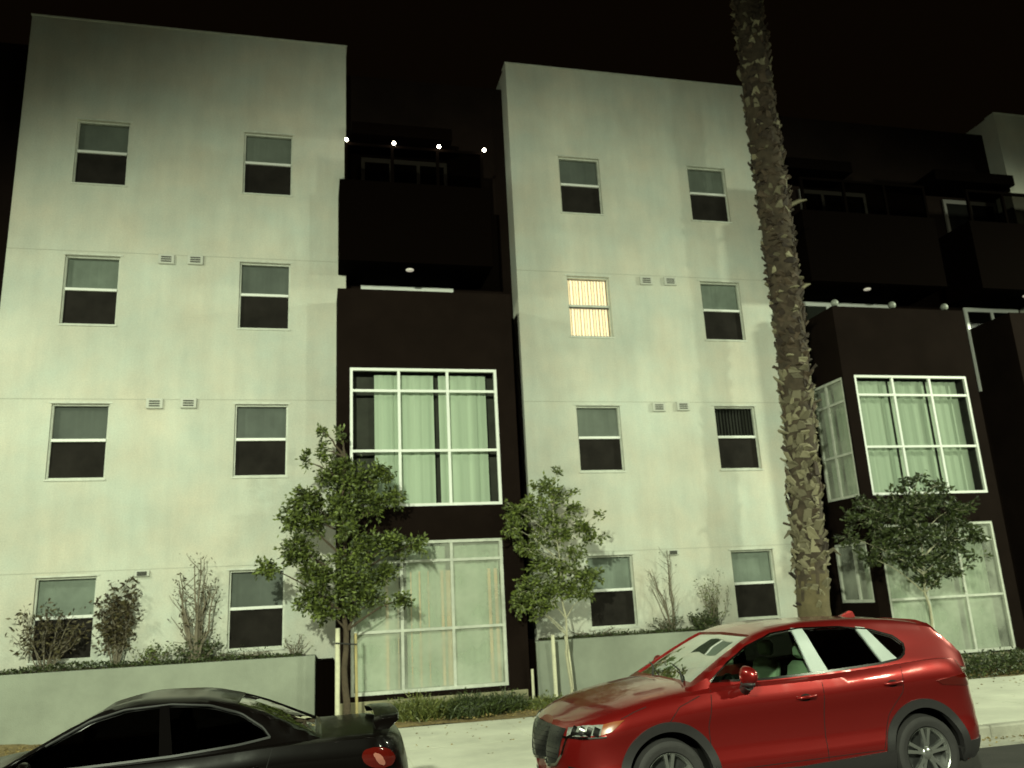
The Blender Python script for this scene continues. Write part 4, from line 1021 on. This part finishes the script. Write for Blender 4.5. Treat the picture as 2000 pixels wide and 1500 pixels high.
# window glass
s_.pane('windshield', [(1.33, .78), (1.25, .4), (1.22, 0), (1.25, -.4), (1.33, -.78)], [(2.10, .62), (2.12, .3), (2.13, 0), (2.12, -.3), (2.10, -.62)], s_.cbvh, 'top', -.014, 'carglass')
s_.pane('rear_window', [(4.50, .64), (4.52, 0), (4.50, -.64)], [(4.20, .54), (4.20, 0), (4.20, -.54)], s_.cbvh, 'top', -.014, 'tinted')
s_.pane('side_window', [(1.46, 1.15), (2.05, 1.13), (2.66, 1.16)], [(1.70, 1.34), (1.98, 1.49), (2.28, 1.59), (2.60, 1.63)], s_.cbvh, 'side', -.016, 'carglass', True)
s_.pane('side_window', [(2.66, 1.16), (3.46, 1.20)], [(2.60, 1.63), (3.05, 1.625), (3.42, 1.575)], s_.cbvh, 'side', -.016, 'tinted', True)
s_.pane('quarter_window', [(3.46, 1.20), (3.74, 1.28)], [(3.36, 1.585), (3.60, 1.53), (3.80, 1.40)], s_.cbvh, 'side', -.016, 'tinted', True)
_ = s_.both('door_pillar_trim', 'satin', lambda bm: (s_.patch(bm, s_.cbvh, s_.lerp_rows([(2.595, 1.178), (2.775, 1.185)], [(2.52, 1.612), (2.635, 1.612)], 4, 6), 'side', .004, .02, True),), 30)  # gloss black pillars; their bright reflection is put into the trim colour
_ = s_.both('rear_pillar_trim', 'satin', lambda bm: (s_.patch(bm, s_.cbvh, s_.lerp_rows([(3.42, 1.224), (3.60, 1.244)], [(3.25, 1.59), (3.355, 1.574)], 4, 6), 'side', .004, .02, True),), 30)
s_.both('window_surround_trim', 'chrome', lambda bm: (s_.strip(bm, s_.cbvh, dlo[:7], .020, .006, n=40), s_.strip(bm, s_.cbvh, dlo[6:] + [dlo[0]], .013, .005, n=60)))
# cladding: arches, rocker, lower bumper
for hx in s_.p['hubs']:
    rows = [[(hx + (.408 + .021 * q) * math.cos(R(a)), .38 + (.408 + .021 * q) * math.sin(R(a))) for a in np.linspace(-22, 202, 40)] for q in range(5)]
    s_.both('arch_cladding', 'cladding', lambda bm: s_.patch(bm, s_.bvh, rows, 'side', .014, .05, True), 40)
_ = s_.both('sill_cladding', 'cladding', lambda bm: (s_.patch(bm, s_.bvh, s_.lerp_rows([(1.38, .25), (3.34, .26)], [(1.38, .40), (2.3, .375), (3.34, .43)], 24, 5), 'side', .016, .05, True),), 40)
bm = bmesh.new(); s_.patch(bm, s_.bvh, s_.lerp_rows(symc([(0, .26), (30, .27), (62, .30)]), symc([(0, .36), (30, .37), (58, .40)]), 60, 4), 'cyl', .012, .04, False, .9); s_.put('bumper_cladding', bm, M['cladding'], smooth=40)
bm = bmesh.new(); s_.patch(bm, s_.bvh, s_.lerp_rows([(118, .28), (150, .27), (180, .27), (210, .27), (242, .28)], [(116, .44), (150, .46), (180, .46), (210, .46), (244, .44)], 60, 4), 'cyl', .012, .04, False, 3.7); s_.put('rear_bumper_cladding', bm, M['cladding'], smooth=40)
# grille, its chrome wing, lamps
bm = bmesh.new(); s_.patch(bm, s_.bvh, s_.lerp_rows(symc([(0, .50), (20, .50), (27, .53)]), symc([(0, .84), (20, .845), (34, .835)]), 44, 9), 'cyl', .006, .04, False, .9); gr = s_.put('grille', bm, M['grille'], smooth=40)
bm = bmesh.new()
for z in np.linspace(.56, .80, 6): s_.strip(bm, s_.bvh, [(-27, z), (27, z)], .006, .012, False, 'cyl', 40, .016, .9)
s_.put('grille_mesh', bm, M['grille'], gr)
bm = bmesh.new(); s_.strip(bm, s_.bvh, symc([(0, .495), (18, .495), (27, .525), (33, .62), (37, .76), (42, .80), (50, .812)]), .022, .022, False, 'cyl', 90, .03, .9); s_.put('chrome_wing', bm, M['chrome'], gr, smooth=50)
hl = s_.both('headlight', 'lens', lambda bm: (s_.patch(bm, s_.bvh, s_.lerp_rows([(36, .775), (48, .785), (57, .80)], [(36, .845), (48, .872), (59, .885)], 18, 5), 'cyl', .010, .03, True, .9),), 40)
s_.both('projector', 'chrome', lambda bm: [s_.strip(bm, s_.bvh, [(th, .79), (th + 1.2, .855)], .05, .022, True, 'cyl', 6, .02, .9) for th in (41, 46, 50.5, 54.5)], 30, hl)
_ = s_.both('turn_signal', 'amber', lambda bm: (s_.patch(bm, s_.bvh, s_.lerp_rows([(57, .80), (63, .825), (68.5, .90)], [(58.5, .885), (64, .905), (70, .915)], 12, 4), 'cyl', .011, .03, True, .9),), 40, hl)
_ = s_.both('headlight_trim', 'chrome', lambda bm: (s_.strip(bm, s_.bvh, [(33, .765), (48, .772), (60, .79)], .014, .018, True, 'cyl', 20, .03, .9),), 30, hl)
_ = s_.both('fog_light_recess', 'grille', lambda bm: (s_.patch(bm, s_.bvh, s_.lerp_rows([(38, .42), (56, .43)], [(36, .52), (54, .50)], 10, 3), 'cyl', .004, .03, True, .9),), 40)
_ = s_.both('tail_light', 'redlens', lambda bm: (s_.patch(bm, s_.bvh, s_.lerp_rows([(108, .99), (125, .96), (152, .97)], [(104, 1.035), (125, 1.08), (152, 1.08)], 18, 5), 'cyl', .010, .03, True, 3.7),), 40)
# seams, handles, mirrors, antenna, wipers
gaps = ([(1.42, .42), (1.40, .80), (1.46, 1.09), (1.50, 1.155)], [(2.60, .40), (2.62, .8), (2.64, 1.13)], [(3.22, .45), (3.34, .75), (3.52, .95), (3.56, 1.19)], [(1.42, .405), (3.22, .44)], [(1.0, .86), (1.12, .99), (1.34, 1.07)])
for g_ in gaps: s_.both('panel_gap', 'seam', lambda bm: s_.strip(bm, s_.bvh, g_, .007, .001, True, n=24))
_ = s_.both('hood_gap', 'seam', lambda bm: (s_.strip(bm, s_.bvh, [(68, .925), (76, .975), (84, 1.01)], .006, .001, True, 'cyl', 16, .01, .9),), 30)
for hx, hz in ((2.44, .985), (3.42, 1.045)):
    for sg in (-1, 1):
        h, n_ = s_.hit(s_.bvh, (hx, sg * 3, hz), (0, -sg, 0)); bm = bmesh.new()
        tube(bm, [(hx - .10, h.y + sg * .004, hz - .004), (hx - .08, h.y + sg * .034, hz), (hx + .06, h.y + sg * .040, hz + .006), (hx + .10, h.y + sg * .006, hz + .006)], [.012, .016, .016, .012], 10)
        dh = s_.put('door_handle', bm, M['redpaint'], smooth=60)
        bm = bmesh.new(); ball(bm, (hx - .01, h.y + sg * .001, hz - .004), .055, 1.1, .12, .62); s_.put('handle_cup', bm, M['seam'], dh, smooth=60)
for sg in (-1, 1):
    bm = bmesh.new(); ball(bm, (0, 0, 0), .13, .52, 1.0, .68, 24, 16)
    for v in bm.verts:
        if v.co.x > .035: v.co.x = .035
        v.co.x += abs(v.co.y) * .25; v.co.y *= 1.0 if v.co.y * sg > 0 else .9
    bmesh.ops.translate(bm, verts=bm.verts, vec=(1.76, sg * 1.045, 1.235)); mr_ = s_.put('wing_mirror', bm, M['redpaint'], smooth=60)
    bm = bmesh.new(); tube(bm, [(1.82, sg * .87, 1.09), (1.79, sg * .96, 1.12), (1.78, sg * 1.04, 1.15)], [.055, .045, .05], 12); ball(bm, (1.77, sg * 1.04, 1.16), .11, .5, 1.0, .30); s_.put('mirror_base', bm, M['cladding'], mr_, smooth=60)
    bm = bmesh.new(); s_.strip(bm, s_.bvh, [(1.62, 1.135), (1.80, 1.15)], .001, .001, False); bm.free()
bm = bmesh.new(); a = [(3.52, 0, 1.668), (3.72, 0, 1.645), (3.71, 0, 1.715), (3.66, 0, 1.728)]
va = [bm.verts.new((x, -.035, z)) for x, _, z in a[:2]] + [bm.verts.new((x, -.006, z)) for x, _, z in a[2:]]; vb = [bm.verts.new((x, .035, z)) for x, _, z in a[:2]] + [bm.verts.new((x, .006, z)) for x, _, z in a[2:]]
bm.faces.new(va); bm.faces.new(vb)
for k in range(4): bm.faces.new((va[k], va[(k + 1) % 4], vb[(k + 1) % 4], vb[k]))
s_.put('roof_antenna', bm, M['redpaint'])
bm = bmesh.new(); tube(bm, [(1.30, -.62, 1.185), (1.42, -.30, 1.262), (1.47, -.02, 1.30)], [.012, .009, .006], 6); tube(bm, [(1.27, .05, 1.20), (1.40, .35, 1.268), (1.47, .60, 1.285)], [.012, .009, .006], 6); s_.put('wiper', bm, M['cladding'], smooth=60)
bm = bmesh.new(); s_.patch(bm, s_.cbvh, s_.lerp_rows([(4.10, .60), (4.11, 0), (4.10, -.60)], [(4.30, .56), (4.34, 0), (4.30, -.56)], 14, 3), 'top', .03, .03); s_.put('roof_spoiler', bm, M['redpaint'], smooth=40)
# interior
bm = bmesh.new(); box(bm, 1.43, -.74, .41, 1.80, .74, 1.135, bev=.04); box(bm, 3.0, -.70, .42, 3.15, .70, 1.15, bev=.04); s_.put('dashboard', bm, M['dash'])
bm = bmesh.new(); g = [(1.92, -.37 + .17 * math.cos(a), 1.02 + .17 * math.sin(a)) for a in np.linspace(0, 2 * PI, 25)]; tube(bm, g, .014, 6); s_.put('steering_wheel', bm, M['dash'], smooth=60)
for y in (-.37, .37):
    bm = bmesh.new(); box(bm, 2.12, y - .25, .45, 2.62, y + .25, .72, bev=.06); s_b = bmesh.new()
    n0 = len(bm.verts); box(bm, 2.58, y - .24, .60, 2.72, y + .24, 1.26, bev=.05)
    bm.verts.ensure_lookup_table()
    for v in bm.verts[n0:]: v.co.x += (v.co.z - .6) * .22
    n0 = len(bm.verts); box(bm, 2.735, y - .13, 1.29, 2.83, y + .13, 1.45, bev=.035); s_b.free(); s_.put('front_seat', bm, M['seat'], smooth=40)
s_.wheels('twin')

# ---- black sedan
sed = thing('parked_sedan', 'black low sedan with rear spoiler parked at the kerb ahead of the red suv', 'car', (1.0 + 2.25, -8.03, GZ), 'cars parked along the kerb')
dl2 = [(1.30, .93), (1.9, .945), (2.6, .972), (3.1, 1.01), (3.34, 1.045), (3.28, 1.12), (3.10, 1.235), (2.85, 1.315), (2.55, 1.345), (2.20, 1.33), (1.95, 1.265), (1.65, 1.11)]
SD = Car(sed, 1.0, -8.03, dict(L=4.52, hw=.87, zb=.17, rf=.6, rr=.42, nf=2.5, nr=2.8, nose_len=.9, tail_len=.5,
    nose=curve([(.2, .08), (.45, .0), (.6, .02), (.8, .16)]), tail=curve([(.2, .12), (.45, .0), (.65, .01), (.85, .05), (1.0, .10)]),
    shoulder=[(0, .62), (.3, .72), (.8, .82), (1.3, .90), (2.0, .93), (2.8, .96), (3.5, 1.00), (4.2, 1.0), (4.52, .93)],
    deck=[(0, .66), (.3, .78), (.8, .89), (1.25, .955), (2, .95), (3.2, .98), (3.7, 1.015), (4.2, 1.03), (4.40, 1.02), (4.52, .95)],
    roof=[(1.10, .87), (1.25, .935), (1.55, 1.11), (1.85, 1.275), (2.05, 1.36), (2.35, 1.41), (2.7, 1.40), (3.0, 1.345), (3.3, 1.24), (3.55, 1.12), (3.75, 1.02), (3.88, .95)],
    roofw=[(1.10, .76), (1.9, .62), (2.6, .60), (3.3, .60), (3.9, .66)], hfull=.45, dlo=dl2,
    ws=(((1.30, .98), (2.02, 1.325)), .62, .52), rg=(((3.72, 1.05), (3.06, 1.305)), .60, .50), cav=(1.35, 3.6), hubs=(.93, 3.60), arch=.35, wr=.315, paint='blackpaint'))
s_ = SD
s_.pane('windshield', [(1.24, .70), (1.17, 0), (1.24, -.70)], [(2.05, .56), (2.07, 0), (2.05, -.56)], s_.cbvh, 'top', -.014, 'tinted')
s_.pane('rear_window', [(3.02, .54), (3.0, 0), (3.02, -.54)], [(3.78, .62), (3.80, 0), (3.78, -.62)], s_.cbvh, 'top', -.014, 'tinted')
s_.pane('side_window', [(1.27, .92), (1.9, .925), (2.55, .955)], [(1.63, 1.12), (1.93, 1.285), (2.18, 1.35), (2.50, 1.36)], s_.cbvh, 'side', -.016, 'tinted', True)
s_.pane('side_window', [(2.55, .955), (3.37, 1.03)], [(2.50, 1.36), (2.86, 1.34), (3.12, 1.25), (3.31, 1.12)], s_.cbvh, 'side', -.016, 'tinted', True)
_ = s_.both('door_pillar_trim', 'blacktrim', lambda bm: (s_.patch(bm, s_.cbvh, s_.lerp_rows([(2.50, .972), (2.60, .975)], [(2.46, 1.342), (2.53, 1.344)], 4, 6), 'side', .003, .02, True),), 30)
s_.both('window_surround_trim', 'brake', lambda bm: (s_.strip(bm, s_.cbvh, dl2[:5], .016, .005, n=30), s_.strip(bm, s_.cbvh, dl2[4:], .010, .004, n=50)))
def lens_rows(c, z, a, h, tilt, n=10):
    rows = []
    for i in range(n + 1):
        q = (i / n * 2 - 1); row = []
        for j in range(n * 2 + 1):
            t = j / (n * 2) * 2 - 1; wv = math.sqrt(max(0, 1 - q * q)) * .97 + .03; row.append((c + a * t * wv - tilt * q, z + h * q))
        rows.append(row)
    return rows
M['tailglint'] = mat('tail_highlight_lens', (0.34, 0.13, 0.10), 0.15, coat=1.0)  # pale pink patch painted as the highlight inside the red tail lens
tl = s_.both('tail_light', 'redlens', lambda bm: s_.patch(bm, s_.bvh, lens_rows(119, .835, 8, .080, 2.5, 18), 'cyl', .020, .03, True, 3.75), 50)
s_.both('tail_highlight', 'tailglint', lambda bm: s_.patch(bm, s_.bvh, lens_rows(118.8, .828, 1.8, .050, 2.2, 12), 'cyl', .026, .03, True, 3.75), 50, tl)
_ = s_.both('headlight', 'lens', lambda bm: (s_.patch(bm, s_.bvh, s_.lerp_rows([(52, .58), (66, .60)], [(50, .68), (68, .72)], 10, 4), 'cyl', .008, .03, True, .9),), 40)
gaps = ([(1.30, .36), (1.28, .7), (1.34, .88)], [(2.50, .3), (2.55, .6), (2.56, .93)], [(1.30, .32), (3.1, .32)], [(3.12, .36), (3.28, .7), (3.36, .97)])
for g_ in gaps: s_.both('panel_gap', 'seam', lambda bm: s_.strip(bm, s_.bvh, g_, .006, .001, True, n=20))
bm = bmesh.new()                                             # rear spoiler on two feet
pts = [(-.70, .0, 1.035), (-.64, .02, 1.095), (-.35, .05, 1.115), (0, .06, 1.12), (.35, .05, 1.115), (.64, .02, 1.095), (.70, .0, 1.035)]
pv = None
for y, dx, z in pts:
    x = 4.24 + dx; t_ = .45 if abs(y) > .69 else .9; r_ = [bm.verts.new(q) for q in ((x - .09 * t_, y, z - .006 * t_), (x - .02, y, z + .009 * t_), (x + .14 * t_, y, z + .010 * t_), (x + .15 * t_, y, z - .002), (x + .0, y, z - .013 * t_))]
    if pv:
        for k in range(5): bm.faces.new((pv[k], pv[(k + 1) % 5], r_[(k + 1) % 5], r_[k]))
    else: bm.faces.new(r_)
    pv = r_
bm.faces.new(pv); s_.put('rear_spoiler', bm, M['blackpaint'], smooth=45)
for sg in (-1, 1):
    bm = bmesh.new(); ball(bm, (1.60, sg * .985, .985), .10, .5, 1.0, .66, 20, 12); mr_ = s_.put('wing_mirror', bm, M['blackpaint'], smooth=60)
    bm = bmesh.new(); tube(bm, [(1.62, sg * .80, .94), (1.61, sg * .95, .96)], [.03, .03], 8); s_.put('mirror_arm', bm, M['blackpaint'], mr_, smooth=60)
    for hx in (2.36, 3.16):
        h, n_ = s_.hit(s_.bvh, (hx, sg * 3, .85), (0, -sg, 0)); bm = bmesh.new()
        tube(bm, [(hx - .09, h.y + sg * .004, .85), (hx - .07, h.y + sg * .032, .852), (hx + .06, h.y + sg * .034, .856), (hx + .09, h.y + sg * .004, .856)], [.011, .014, .014, .011], 10); s_.put('door_handle', bm, M['blackpaint'], smooth=60)
bm = bmesh.new(); box(bm, 1.36, -.66, .42, 1.62, .66, .90, bev=.04); s_.put('dashboard', bm, M['dash'])
for y in (-.35, .35):
    bm = bmesh.new(); box(bm, 2.0, y - .24, .42, 2.45, y + .24, .62, bev=.05); box(bm, 2.46, y - .23, .5, 2.60, y + .23, 1.05, bev=.05); box(bm, 2.50, y - .12, 1.06, 2.60, y + .12, 1.20, bev=.03); s_.put('front_seat', bm, M['dash'], smooth=40)
s_.wheels('five')
